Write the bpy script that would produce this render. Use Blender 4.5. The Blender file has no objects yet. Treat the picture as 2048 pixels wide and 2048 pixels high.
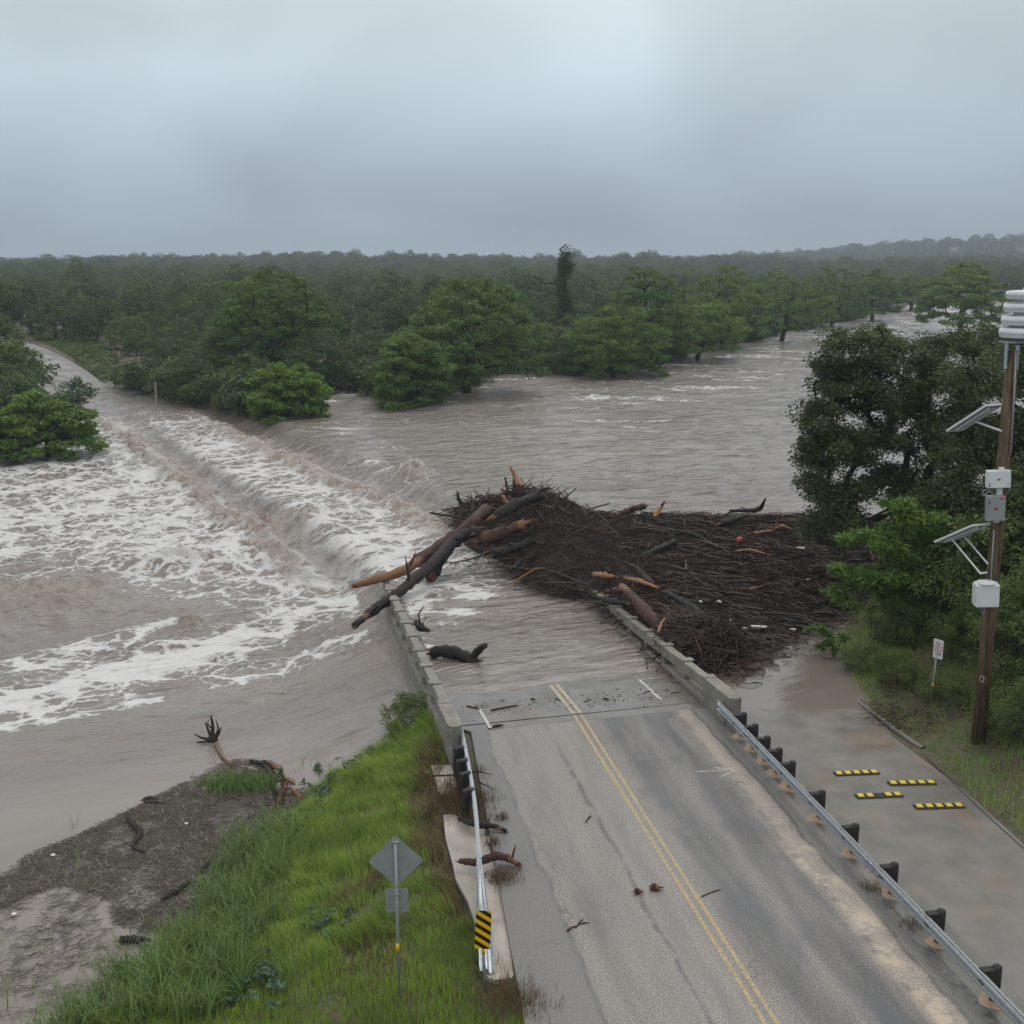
import bpy, bmesh, math, random
import numpy as np
from mathutils import Vector, Matrix, noise as mnoise

# ------------------------------------------------------------------ camera, sky, sun, exposure
scene = bpy.context.scene
C = scene.collection
FOC = 2300.0; PITCH = math.atan(494/FOC); CAMZ = 14.0
cp, sp = math.cos(PITCH), math.sin(PITCH)
cam_d = bpy.data.cameras.new('camera'); cam = bpy.data.objects.new('camera', cam_d); C.objects.link(cam)
cam.location = (0, 0, CAMZ); cam.rotation_euler = (math.pi/2-PITCH, 0, 0)
cam_d.sensor_width = 36; cam_d.lens = FOC/2048*36; cam_d.clip_start = .1; cam_d.clip_end = 9000
scene.camera = cam
SUN_EL, SUN_ROT = math.radians(58), math.radians(20)
w = bpy.data.worlds.new('World'); scene.world = w; w.use_nodes = True
nt = w.node_tree; nt.nodes.clear()
def wn(t, **k):
    n = nt.nodes.new(t)
    for a, b in k.items(): setattr(n, a, b)
    return n
out = wn('ShaderNodeOutputWorld'); bg = wn('ShaderNodeBackground'); bg.inputs[1].default_value = .1
sky = wn('ShaderNodeTexSky', sky_type='NISHITA', sun_disc=False, sun_elevation=SUN_EL, sun_rotation=SUN_ROT)
tc = wn('ShaderNodeTexCoord'); sep = wn('ShaderNodeSeparateXYZ'); nt.links.new(tc.outputs['Generated'], sep.inputs[0])
# overcast deck: cloud pattern on a high layer seen in perspective
addz = wn('ShaderNodeMath', operation='ADD'); nt.links.new(sep.outputs[2], addz.inputs[0]); addz.inputs[1].default_value = .42
mz = wn('ShaderNodeMath', operation='MAXIMUM'); nt.links.new(addz.outputs[0], mz.inputs[0]); mz.inputs[1].default_value = .1
dx = wn('ShaderNodeMath', operation='DIVIDE'); nt.links.new(sep.outputs[0], dx.inputs[0]); nt.links.new(mz.outputs[0], dx.inputs[1])
dy = wn('ShaderNodeMath', operation='DIVIDE'); nt.links.new(sep.outputs[1], dy.inputs[0]); nt.links.new(mz.outputs[0], dy.inputs[1])
cmb = wn('ShaderNodeCombineXYZ'); nt.links.new(dx.outputs[0], cmb.inputs[0]); nt.links.new(dy.outputs[0], cmb.inputs[1]); cmb.inputs[2].default_value = 3.1
n1 = wn('ShaderNodeTexNoise'); n1.inputs['Scale'].default_value = 1.7; n1.inputs['Detail'].default_value = 3; n1.inputs['Roughness'].default_value = .38
n1.inputs['Distortion'].default_value = .4
nt.links.new(cmb.outputs[0], n1.inputs['Vector'])
ramp = wn('ShaderNodeValToRGB')       # brightness of the cloud deck against height
nt.links.new(sep.outputs[2], ramp.inputs[0])
cr = ramp.color_ramp; cr.interpolation = 'B_SPLINE'
SKYCOL = [(0.0, (.30, .365, .44)), (.03, (.30, .365, .44)), (.085, (.39, .465, .54)), (.15, (.58, .675, .74)), (.23, (.74, .825, .87)), (.5, (1.0, 1.05, 1.09)), (1.0, (1.2, 1.22, 1.24))]
while len(cr.elements) < len(SKYCOL): cr.elements.new(.5)
for e, (p, c) in zip(cr.elements, SKYCOL): e.position = p; e.color = (*c, 1)
cmap = wn('ShaderNodeMapRange'); nt.links.new(n1.outputs['Fac'], cmap.inputs[0])
cmap.inputs[1].default_value = .3; cmap.inputs[2].default_value = .7; cmap.inputs[3].default_value = 7.9; cmap.inputs[4].default_value = 12.0
vm = wn('ShaderNodeVectorMath', operation='SCALE'); nt.links.new(ramp.outputs[0], vm.inputs[0]); nt.links.new(cmap.outputs[0], vm.inputs['Scale'])
mix = wn('ShaderNodeMix', data_type='RGBA'); mix.inputs[0].default_value = .95
nt.links.new(sky.outputs[0], mix.inputs[6]); nt.links.new(vm.outputs[0], mix.inputs[7])
nt.links.new(mix.outputs[2], bg.inputs[0]); nt.links.new(bg.outputs[0], out.inputs[0])
sl = bpy.data.lights.new('sun', 'SUN'); sl.energy = .8; sl.angle = math.radians(25); sl.color = (1, .96, .9)
so = bpy.data.objects.new('sun', sl); C.objects.link(so)
so.rotation_euler = (math.pi/2-SUN_EL, 0, -SUN_ROT+math.pi)
scene.view_settings.view_transform = 'Standard'; scene.view_settings.look = 'None'
scene.view_settings.exposure = 0.0; scene.view_settings.gamma = 1
scene.render.engine = 'CYCLES'
scene.cycles.volume_bounces = 0; scene.cycles.max_bounces = 6; scene.cycles.transparent_max_bounces = 4

# ------------------------------------------------------------------ helpers
R = np.random.default_rng(7)
def P(px, py, z=0.):
    """point of the plane z on which the photograph's pixel looks"""
    u = (px-1024)/FOC; v = (py-1024)/FOC
    d = (u, cp-v*sp, -sp-v*cp); t = (z-CAMZ)/d[2]
    return (d[0]*t, d[1]*t, z)
def PY(px, py, Y):
    """point at forward distance Y"""
    u = (px-1024)/FOC; v = (py-1024)/FOC
    d = (u, cp-v*sp, -sp-v*cp); t = Y/d[1]
    return (d[0]*t, Y, CAMZ+d[2]*t)
def tag(o, label=None, cat=None, group=None, kind=None):
    if label: o['label'] = label
    if cat: o['category'] = cat
    if group: o['group'] = group
    if kind: o['kind'] = kind
    return o
def empty(name, loc, label, cat, group=None, rz=0):
    o = bpy.data.objects.new(name, None); C.objects.link(o); o.location = loc; o.rotation_euler = (0, 0, rz)
    o.empty_display_size = .3
    return tag(o, label, cat, group)
class MB:
    def __init__(s): s.v = []; s.q = []; s.t = []; s.n = 0; s.a = {}
    def add(s, v, q=None, t=None, **attrs):
        v = np.asarray(v, float).reshape(-1, 3)
        if q is not None and len(q): s.q.append(np.asarray(q, int).reshape(-1, 4)+s.n)
        if t is not None and len(t): s.t.append(np.asarray(t, int).reshape(-1, 3)+s.n)
        for k, a in attrs.items(): s.a.setdefault(k, []).append((s.n, np.broadcast_to(np.asarray(a, float), (len(v),)) if np.ndim(a) < 2 else np.asarray(a)))
        s.v.append(v); s.n += len(v)
    def mesh(s, name, mat, smooth=True):
        v = np.concatenate(s.v) if s.v else np.zeros((0, 3))
        q = np.concatenate(s.q) if s.q else np.zeros((0, 4), int)
        t = np.concatenate(s.t) if s.t else np.zeros((0, 3), int)
        me = bpy.data.meshes.new(name)
        me.vertices.add(len(v)); me.vertices.foreach_set('co', v.ravel().astype(np.float32))
        nl = q.size+t.size
        me.loops.add(nl); me.loops.foreach_set('vertex_index', np.concatenate([q.ravel(), t.ravel()]).astype(np.int32))
        me.polygons.add(len(q)+len(t))
        st = np.concatenate([np.arange(len(q))*4, q.size+np.arange(len(t))*3]).astype(np.int32)
        me.polygons.foreach_set('loop_start', st)
        me.polygons.foreach_set('use_smooth', np.full(len(q)+len(t), smooth))
        me.update(calc_edges=True)
        for k, parts in s.a.items():
            vec = parts[0][1].ndim == 2
            arr = np.zeros((len(v), 3) if vec else len(v), np.float32)
            for off, a in parts: arr[off:off+len(a)] = a
            at = me.attributes.new(k, 'FLOAT_VECTOR' if vec else 'FLOAT', 'POINT')
            at.data.foreach_set('vector' if vec else 'value', arr.ravel())
        if mat: me.materials.append(mat)
        return me
    def build(s, name, mat, parent=None, smooth=True, loc=None, bevel=0):
        o = bpy.data.objects.new(name, s.mesh(name, mat, smooth)); C.objects.link(o)
        if parent: o.parent = parent
        if loc is not None: o.location = loc
        if bevel:
            m = o.modifiers.new('bevel', 'BEVEL'); m.width = bevel; m.segments = 2; m.limit_method = 'ANGLE'
        return o
    def box(s, c, size, rz=0, M=None):
        x, y, z = [k/2 for k in size]
        v = np.array([[a, b, d] for a in (-x, x) for b in (-y, y) for d in (-z, z)])
        if M is not None: v = v@np.array(M).T
        co, si = math.cos(rz), math.sin(rz)
        v = np.stack([v[:, 0]*co-v[:, 1]*si, v[:, 0]*si+v[:, 1]*co, v[:, 2]], 1)+np.array(c)
        s.add(v, q=[[0, 1, 3, 2], [4, 6, 7, 5], [0, 4, 5, 1], [2, 3, 7, 6], [0, 2, 6, 4], [1, 5, 7, 3]])
        return s
    def tube(s, pts, rad, n=6, caps=True, **at):
        pts = np.asarray(pts, float); rad = np.broadcast_to(np.asarray(rad, float), (len(pts),))
        d = np.gradient(pts, axis=0); d /= np.linalg.norm(d, axis=1)[:, None]+1e-9
        ref = np.array([0, 0, 1.]) if abs(d[0, 2]) < .9 else np.array([1., 0, 0])
        a = np.cross(d, ref); a /= np.linalg.norm(a, axis=1)[:, None]+1e-9; b = np.cross(d, a)
        th = np.arange(n)*2*math.pi/n
        ring = pts[:, None]+rad[:, None, None]*(np.cos(th)[None, :, None]*a[:, None]+np.sin(th)[None, :, None]*b[:, None])
        m = len(pts); v = ring.reshape(-1, 3)
        i = np.arange(m-1)[:, None]*n; j = np.arange(n)[None]; k = (j+1) % n
        q = np.stack([i+j, i+n+j, i+n+k, i+k], -1).reshape(-1, 4)
        t = []
        if caps:
            v = np.vstack([v, pts[:1], pts[-1:]])
            t = [[m*n, x, (x+1) % n] for x in range(n)]+[[m*n+1, (m-1)*n+(x+1) % n, (m-1)*n+x] for x in range(n)]
        s.add(v, q=q, t=t, **at); return s
    def cyl(s, a, b, r, n=12, r2=None): return s.tube([a, b], [r, r if r2 is None else r2], n)
    def lathe(s, c, prof, n=28):
        th = np.arange(n)*2*math.pi/n; prof = np.array(prof, float); m = len(prof)
        v = np.stack([np.outer(prof[:, 0], np.cos(th)), np.outer(prof[:, 0], np.sin(th)), np.repeat(prof[:, 1:2], n, 1)], -1).reshape(-1, 3)+np.array(c)
        i = np.arange(m-1)[:, None]*n; j = np.arange(n)[None]; k = (j+1) % n
        s.add(v, q=np.stack([i+j, i+k, i+n+k, i+n+j], -1).reshape(-1, 4)); return s
    def poly(s, pts):
        """fan of a convex polygon"""
        n = len(pts); s.add(pts, t=[[0, i, i+1] for i in range(1, n-1)]); return s
    def sweep(s, path, prof, closed=False, **at):
        """prof (m,2): sideways, up; path (n,3) horizontal-ish"""
        path = np.asarray(path, float); d = np.gradient(path, axis=0); d[:, 2] = 0; d /= np.linalg.norm(d, axis=1)[:, None]
        side = np.stack([d[:, 1], -d[:, 0], 0*d[:, 0]], 1); prof = np.asarray(prof, float)
        if prof.ndim == 2: prof = np.repeat(prof[None], len(path), 0)
        m = prof.shape[1]
        v = path[:, None]+prof[:, :, 0:1]*side[:, None]+prof[:, :, 1:2]*np.array([0, 0, 1.])
        j = np.arange(m if closed else m-1); k = (j+1) % m
        i = np.arange(len(path)-1)[:, None]*m
        q = np.stack([i+j[None], i+m+j[None], i+m+k[None], i+k[None]], -1).reshape(-1, 4)
        s.add(v.reshape(-1, 3), q=q, **at)
        return s

# numpy value noise (smooth), fbm
_perm = np.random.default_rng(3).permutation(512); _perm = np.concatenate([_perm, _perm, _perm])
_val = np.random.default_rng(4).uniform(-1, 1, 512)
def vnoise(x, y, z=0.):
    x, y = np.broadcast_arrays(np.asarray(x, float), np.asarray(y, float))
    xi = np.floor(x).astype(int); yi = np.floor(y).astype(int); fx = x-xi; fy = y-yi; zi = int(math.floor(z)); 
    fx = fx*fx*fx*(fx*(fx*6-15)+10); fy = fy*fy*fy*(fy*(fy*6-15)+10)
    def h(a, b): return _val[_perm[(_perm[(a+17*zi) & 511]+b) & 511]]
    return (h(xi, yi)*(1-fx)+h(xi+1, yi)*fx)*(1-fy)+(h(xi, yi+1)*(1-fx)+h(xi+1, yi+1)*fx)*fy
def fbm(x, y, o=4, z=0, g=.5):
    r = 0; a = 1; t = 0
    for k in range(o):
        r = r+a*vnoise(x*2**k+11.3*k, y*2**k-7.7*k, z+k); t += a; a *= g
    return r/t
def sst(a, b, x): t = np.clip((x-a)/(b-a), 0, 1); return t*t*(3-2*t)
def pl_dist(x, y, pl):
    """distance to polyline, signed: + on the left of its direction"""
    x = np.asarray(x, float); y = np.asarray(y, float)
    best = np.full(x.shape, 1e9); sg = np.ones(x.shape)
    for (ax, ay), (bx, by) in zip(pl[:-1], pl[1:]):
        ex, ey = bx-ax, by-ay; L = ex*ex+ey*ey
        t = np.clip(((x-ax)*ex+(y-ay)*ey)/L, 0, 1)
        d = np.hypot(x-ax-t*ex, y-ay-t*ey); c = ex*(y-ay)-ey*(x-ax)
        m = d < best-1e-9; best = np.where(m, d, best); sg = np.where(m, np.sign(c), sg)
    return best, sg
def inpoly(x, y, poly):
    x = np.asarray(x, float); y = np.asarray(y, float); r = np.zeros(x.shape, bool); n = len(poly)
    for i in range(n):
        ax, ay = poly[i][:2]; bx, by = poly[(i+1) % n][:2]
        if ay == by: continue
        c = (ay > y) != (by > y)
        r ^= c & (x < (bx-ax)*(y-ay)/(by-ay)+ax)
    return r
def scatter(poly, n, rng=R):
    p = np.array([q[:2] for q in poly]); lo, hi = p.min(0), p.max(0); o = []
    while sum(map(len, o)) < n:
        c = rng.uniform(lo, hi, (n*2, 2)); o.append(c[inpoly(c[:, 0], c[:, 1], p)])
    return np.concatenate(o)[:n]
def smooth_path(p, n):
    """Catmull-Rom through the points"""
    p = np.asarray(p, float); p = np.vstack([2*p[0]-p[1], p, 2*p[-1]-p[-2]]); o = []
    for i in range(1, len(p)-2):
        for t in np.linspace(0, 1, n, endpoint=False):
            a, b, c, d = p[i-1:i+3]
            o.append(.5*((2*b)+(-a+c)*t+(2*a-5*b+4*c-d)*t*t+(-a+3*b-3*c+d)*t**3))
    o.append(p[-2]); return np.array(o)

# ------------------------------------------------------------------ materials
class NM:
    def __init__(s, name):
        s.m = bpy.data.materials.new(name); s.m.use_nodes = True; s.t = s.m.node_tree; s.t.nodes.clear()
        s.out = s.t.nodes.new('ShaderNodeOutputMaterial'); s.b = s.t.nodes.new('ShaderNodeBsdfPrincipled')
        s.t.links.new(s.b.outputs[0], s.out.inputs[0]); s.geo = None
    def n(s, t, ins={}, **k):
        nd = s.t.nodes.new(t)
        for a, b in k.items(): setattr(nd, a, b)
        for a, b in ins.items(): s.set(nd.inputs[a], b)
        return nd
    def set(s, i, v):
        if isinstance(v, bpy.types.NodeSocket): s.t.links.new(v, i)
        elif isinstance(v, bpy.types.Node): s.t.links.new(v.outputs[0], i)
        else:
            if isinstance(v, tuple) and len(v) == 3 and i.type == 'RGBA': v = (*v, 1)
            i.default_value = v
    def pos(s):
        if not s.geo: s.geo = s.n('ShaderNodeNewGeometry').outputs['Position']
        return s.geo
    def scaled(s, v, sc, rz=0): return s.n('ShaderNodeMapping', {0: v, 'Scale': sc, 'Rotation': (0, 0, rz)}).outputs[0]
    def noise(s, scale, det=3, vec=None, dist=0, rough=.5):
        return s.n('ShaderNodeTexNoise', {'Vector': vec if vec is not None else s.pos(), 'Scale': scale, 'Detail': det, 'Distortion': dist, 'Roughness': rough}).outputs['Fac']
    def mr(s, v, a, b, c=0., d=1., sm=False):
        return s.n('ShaderNodeMapRange', {0: v, 1: a, 2: b, 3: c, 4: d}, interpolation_type='SMOOTHSTEP' if sm else 'LINEAR').outputs[0]
    def math(s, op, a, b=0., c=0.):
        nd = s.n('ShaderNodeMath', {0: a, 1: b, 2: c}, operation=op); return nd.outputs[0]
    def mix(s, f, a, b, blend='MIX'):
        return s.n('ShaderNodeMix', {0: f, 6: a, 7: b}, data_type='RGBA', blend_type=blend).outputs[2]
    def attr(s, name): return s.n('ShaderNodeAttribute', attribute_name=name)
    def bump(s, h, st=.3, dist=.02): s.set(s.b.inputs['Normal'], s.n('ShaderNodeBump', {'Height': h, 'Strength': st, 'Distance': dist}).outputs[0])
    def done(s, col, rough=.6, metal=0, spec=.5):
        s.set(s.b.inputs['Base Color'], col); s.set(s.b.inputs['Roughness'], rough); s.set(s.b.inputs['Metallic'], metal)
        s.b.inputs['Specular IOR Level'].default_value = spec; return s.m
def simple(name, col, rough=.6, metal=0, var=.15, sc=6., bump=0, spec=.5):
    m = NM(name); n = m.noise(sc, 4)
    a = tuple(c*(1-var) for c in col); b = tuple(min(1, c*(1+var)) for c in col)
    if bump: m.bump(m.noise(sc*4, 4), bump)
    return m.done(m.mix(m.mr(n, .3, .7), a, b), rough, metal, spec)
def foliage(name, dark, light, trans=.22, rnd=.3):
    m = NM(name); t = m.attr('tone').outputs['Fac']; oi = m.n('ShaderNodeObjectInfo').outputs['Random']
    f = m.math('ADD', m.math('MULTIPLY', t, .75), m.math('MULTIPLY', m.math('SUBTRACT', oi, .25), rnd))
    col = m.mix(m.mr(f, 0, 1), dark, light)
    m.done(col, .55, 0, .25)
    tr = m.n('ShaderNodeBsdfTranslucent', {0: m.mix(.5, col, light)})
    mx = m.n('ShaderNodeMixShader', {0: trans, 1: m.b.outputs[0], 2: tr.outputs[0]})
    m.t.links.new(mx.outputs[0], m.out.inputs[0]); return m.m
M = {}
M['leaf_cypress'] = foliage('leaf_cypress', (.042, .095, .020), (.19, .295, .055))
M['leaf_bright'] = foliage('leaf_bright', (.06, .13, .02), (.19, .30, .05))
M['leaf_forest'] = foliage('leaf_forest', (.030, .062, .022), (.14, .19, .055), rnd=.55)
M['leaf_oak'] = foliage('leaf_oak', (.040, .060, .020), (.15, .18, .065))
M['leaf_fern'] = foliage('leaf_fern', (.045, .10, .018), (.17, .29, .045))
M['grass'] = foliage('grass', (.08, .15, .022), (.36, .50, .085))
M['reed'] = foliage('reed', (.08, .15, .04), (.27, .38, .12))
M['weed'] = foliage('weed', (.035, .07, .015), (.16, .21, .05))
M['dry'] = foliage('dry', (.09, .055, .03), (.26, .18, .10))
M['bark'] = simple('bark', (.035, .029, .024), .85, var=.4, sc=3, bump=.5, spec=.3)
M['bark_oak'] = simple('bark_oak', (.028, .024, .021), .85, var=.4, sc=3, bump=.5, spec=.3)
M['galv'] = simple('galvanised_steel', (.42, .45, .47), .42, .75, var=.2, sc=14)
M['signback'] = simple('sign_aluminium', (.27, .30, .29), .5, .25, var=.12, sc=5)
M['post_wood'] = simple('creosoted_wood', (.016, .014, .013), .7, var=.5, sc=9, bump=.4)
M['white'] = simple('white_enamel', (.62, .64, .64), .4, var=.05, sc=3)
M['ltgrey'] = simple('grey_enamel', (.26, .27, .27), .45, var=.08, sc=20)
M['panelback'] = simple('panel_back', (.33, .34, .35), .5, var=.05)
M['panel'] = simple('solar_cells', (.01, .015, .04), .15, var=.1)
M['black'] = simple('black_rubber', (.012, .012, .012), .6, var=.2)
M['yellow'] = simple('yellow_plastic', (.62, .46, .02), .5, var=.12, sc=30)
M['signyellow'] = simple('yellow_reflective', (.75, .42, .005), .4, var=.04)
M['red'] = simple('red_print', (.45, .03, .03), .5)
M['foam_litter'] = simple('white_litter', (.7, .7, .68), .6, var=.05)
M['orange'] = simple('orange_ball', (.35, .07, .02), .5)
def wood_mat(name, bark, raw, thr):
    m = NM(name); p = m.pos(); f = m.attr('raw').outputs['Fac']
    n = m.noise(3., 5); g = m.noise(30, 4)
    r = m.mr(m.math('ADD', f, m.mr(n, .3, .7, -.35, .35)), thr-.08, thr+.08)
    col = m.mix(r, m.mix(m.mr(n, .35, .65), tuple(c*.6 for c in bark), tuple(c*1.35 for c in bark)), m.mix(m.mr(g, .3, .7), tuple(c*.65 for c in raw), raw))
    g3 = m.noise(12, 5, m.scaled(p, (1, 1, .5)), rough=.7); m.bump(m.math('ADD', g, g3), .8, .05); return m.done(col, .72, 0, .35)
M['log_red'] = wood_mat('wet_log_red', (.075, .036, .027), (.27, .135, .07), .55)
M['log_dark'] = wood_mat('wet_log_dark', (.028, .023, .02), (.27, .13, .065), .8)
M['log_fresh'] = wood_mat('split_log', (.07, .03, .02), (.42, .21, .10), .42)
def sticks_mat(name, cols, pts):
    m = NM(name); t = m.attr('tone').outputs['Fac']
    rp = m.n('ShaderNodeValToRGB', {0: t}); e = rp.color_ramp
    while len(e.elements) < len(cols): e.elements.new(.5)
    for k, (c, q) in enumerate(zip(cols, pts)): e.elements[k].position = q; e.elements[k].color = (*c, 1)
    return m.done(rp.outputs[0], .6, 0, .35)
M['sticks'] = sticks_mat('debris_sticks', [(.020, .014, .011), (.055, .037, .027), (.105, .066, .045), (.19, .095, .055), (.36, .19, .10)], [0, .4, .75, .94, 1])
M['litter'] = sticks_mat('reed_litter', [(.13, .112, .095), (.24, .21, .18), (.34, .30, .25), (.40, .30, .20)], [0, .5, .85, 1])

# ------------------------------------------------------------------ frames of the two road stretches
AO = np.array([2.09, 34.5]); AD = np.array([-.181, .9835]); AR = np.array([.9835, .181])       # approach
BD = np.array([-.2068, .9784]); BR = np.array([.9784, .2068]); BSL = -.058                       # bridge, sloping down
def A(u, v, z=0.): p = AO+AR*u+AD*v; return (p[0], p[1], z)
def B(u, v, z=0.): p = AO+BR*u+BD*v; return (p[0], p[1], z+BSL*v)
U_LEV, L_LEV = -.2, -2.2
C1 = [(6.6, 34.5), (6.5, 36.), (.9, 61.), (-3.8, 72.4), (-13, 88.1), (-23.4, 108.1), (-36, 131)]
C2 = [(6.0, 5), (6.0, 33.2), (-1.9, 33.6), (-2.1, 34.2), (-6.25, 54.), (-7.6, 58.6), (-14.7, 73.1), (-23.5, 89), (-34.5, 109.7), (-47, 131)]
def strip_level(y): return -.17-.35*sst(38, 48, y)-.62*sst(47, 62, y)
# waterlines
WL = [P(*q, L_LEV)[:2] for q in [(905, 1395), (855, 1425), (790, 1472), (700, 1530), (625, 1588), (560, 1665), (500, 1760), (430, 1850), (300, 1950), (150, 2080)]]+[(-11, 14), (-14, 2)]
E = [(13.6, 5), (13.2, 20), (12.73, 26.2), (12.48, 28.7), (11.78, 32.7), (11.35, 35.6), (11.9, 39), (12, 42), (13.8, 45.8), (15.6, 49.5), (19, 55), (28, 61), (45, 72), (75, 110), (110, 170), (180, 300), (330, 520)]
FPX = [(-700, 1010), (-100, 905), (0, 872), (90, 850), (165, 800), (122, 769), (201, 763), (330, 797), (430, 815), (520, 830), (640, 800), (700, 778), (760, 792), (850, 800), (930, 772), (985, 750), (1080, 742), (1140, 752), (1260, 742), (1330, 727), (1400, 702), (1500, 684), (1600, 657), (1700, 641), (1760, 627), (1830, 607), (1880, 600), (1960, 598)]
FB = [P(*q, -.2)[:2] for q in FPX]
FP = FB+[(340, 560), (2500, 1500), (2500, 5000), (-3000, 5000), (-3000, 90), (-200, 75)]
FROAD = smooth_path([P(190, 795, -1.3), P(162, 772, -.5), P(120, 738, .5), P(76, 713, 1.5), P(30, 692, 2.3), P(-40, 672, 3.2), P(-140, 655, 4)], 8)
def low_z(y): return -.2+.12*sst(35.2, 28.5, y)-.055*np.maximum(y-35.2, 0)
def terrain(x, y):
    x, y = np.broadcast_arrays(np.asarray(x, float), np.asarray(y, float))
    u = (x-AO[0])*AR[0]+(y-AO[1])*AR[1]; v = (x-AO[0])*AD[0]+(y-AO[1])*AD[1]
    h = np.full(x.shape, -4.)
    nz = fbm(x*.5, y*.5, 4)*.14+fbm(x*2.3, y*2.3, 2, 5)*.05
    # left bank
    dW, sg = pl_dist(x, y, WL); dR = np.maximum(-4.3-u, 0)
    inside = sg > 0
    f = dR/(dR+dW+1e-6)
    hl = np.where(inside, L_LEV+(1-f)**.9*(-L_LEV-.12), L_LEV-.22*dW)
    hl = np.where(dR <= 0, -.12, hl)+nz*np.clip(dR, 0, 1)
    left = (u < -4.0) & (y < 60)
    h = np.where(left, hl, h)
    h = np.where(left & (v > 1.6), np.minimum(h, L_LEV+.1-.5*(v-1.6)), h)
    # road formation and abutment
    h = np.where((np.abs(u-.6) <= 4.7) & (v < .5), -.08, h)
    # low road
    dE, sE = pl_dist(x, y, E)
    low = (u > 5.1) & (sE > 0) & (y < 60)
    h = np.where(low, np.maximum(low_z(y)-.03, -4), h)
    # right land
    rise = np.minimum(-.03+.18*dE+.10*np.maximum(dE-3, 0), 2.6+.02*dE)
    base = np.where(y < 60, np.maximum(low_z(y), -.25), -.3)
    right = (sE < 0) & (y > -20) & (x > 6)
    h = np.where(right, base+rise+nz*np.clip(dE, 0, 2), h)
    # far land
    dF, _ = pl_dist(x, y, FB); inF = inpoly(x, y, FP)
    far = np.minimum(.10*dF, 1.5)+np.clip((y-300)/600, 0, 1)*3+nz
    far = far+46*np.exp(-((x-900)/480)**2-((y-1900)/500)**2)+9*np.exp(-((x+60)/330)**2-((y-1050)/200)**2)+8*np.exp(-((x-620)/240)**2-((y-950)/250)**2)+np.clip((-x-40)/300, 0, 1)*2
    rp = FROAD; dr, _ = pl_dist(x, y, [tuple(p[:2]) for p in rp])
    k = np.argmin((x[..., None]-rp[:, 0])**2+(y[..., None]-rp[:, 1])**2, -1); zr = rp[k, 2]-.12
    wgt = 1-sst(5.0, 11, dr)
    far = np.where(far > zr, far*(1-wgt)+zr*wgt, np.maximum(far, zr-(np.maximum(dr-3, 0))*.3)) if True else far
    h = np.where(inF, U_LEV+np.where(True, far, 0)*1., np.maximum(h, np.where(dF < 12, U_LEV-.15*dF, -4)*1.) if False else h)
    return h
def fan(ys, ts):
    X = ys[:, None]*ts[None]; Y = np.repeat(ys[:, None], len(ts), 1)
    r, c = X.shape; i = np.arange(r-1)[:, None]*c; j = np.arange(c-1)[None]
    return X, Y, np.stack([i+j, i+j+1, i+c+j+1, i+c+j], -1)
# ground
ys = np.concatenate([np.linspace(1.5, 16, 40), np.geomspace(16, 120, 200)[1:], np.geomspace(120, 4200, 150)[1:]])
ts = np.concatenate([np.linspace(-3, -.62, 26)[:-1], np.linspace(-.62, .62, 240), np.linspace(.62, 3, 26)[1:]])
X, Y, q = fan(ys, ts)
Z = np.concatenate([terrain(X[i:i+40], Y[i:i+40]) for i in range(0, len(X), 40)])
mb = MB(); mb.add(np.stack([X, Y, Z], -1).reshape(-1, 3), q=q.reshape(-1, 4))
m = NM('soil'); n = m.noise(.9, 6); n2 = m.noise(6, 4)
col = m.mix(m.mr(n, .4, .6), (.055, .038, .026), (.05, .07, .022)); col = m.mix(m.mr(n2, .35, .7), col, (.10, .075, .05))
m.bump(n2, .5, .05); M['soil'] = m.done(col, .8)
tag(mb.build('ground', M['soil']), kind='structure')
# ------------------------------------------------------------------ water
ys = np.geomspace(17, 470, 960)
ts = np.concatenate([np.linspace(-1.7, -.52, 60)[:-1], np.linspace(-.52, .52, 570), np.linspace(.52, 1.4, 40)[1:]])
X, Y, q = fan(ys, ts)
T = np.concatenate([terrain(X[i:i+60], Y[i:i+60]) for i in range(0, len(X), 60)])
d1, g1 = pl_dist(X, Y, C1); d2, g2 = pl_dist(X, Y, C2); s1 = d1*g1; s2 = d2*g2
wob = fbm(X*.25, Y*.25, 3, 9)
far_fade = 1-sst(97, 132, Y+.15*(-X-30))
Lv = L_LEV+1.75*sst(88, 135, Y)
St = strip_level(Y); St = St*far_fade+(U_LEV-.25)*(1-far_fade)
w1 = sst(-.8, 2.6+.5*wob, s1+.9*wob*sst(56, 66, Y)); w2 = sst(-.5, 1.9, s2+.8*wob*sst(56, 66, Y))
near = sst(56, 50, Y); w2 = w2*(1-near)+near*(.5*sst(0, .6, s2)+.5*sst(.3, 5.0+1.2*wob, s2))
w1 = w1*(1-sst(62, 56, Y))+sst(62, 56, Y)*sst(-.3, .3, s1)
Zw = U_LEV+(St-U_LEV)*w1; Zw = Zw+(Lv-Zw)*w2
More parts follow.
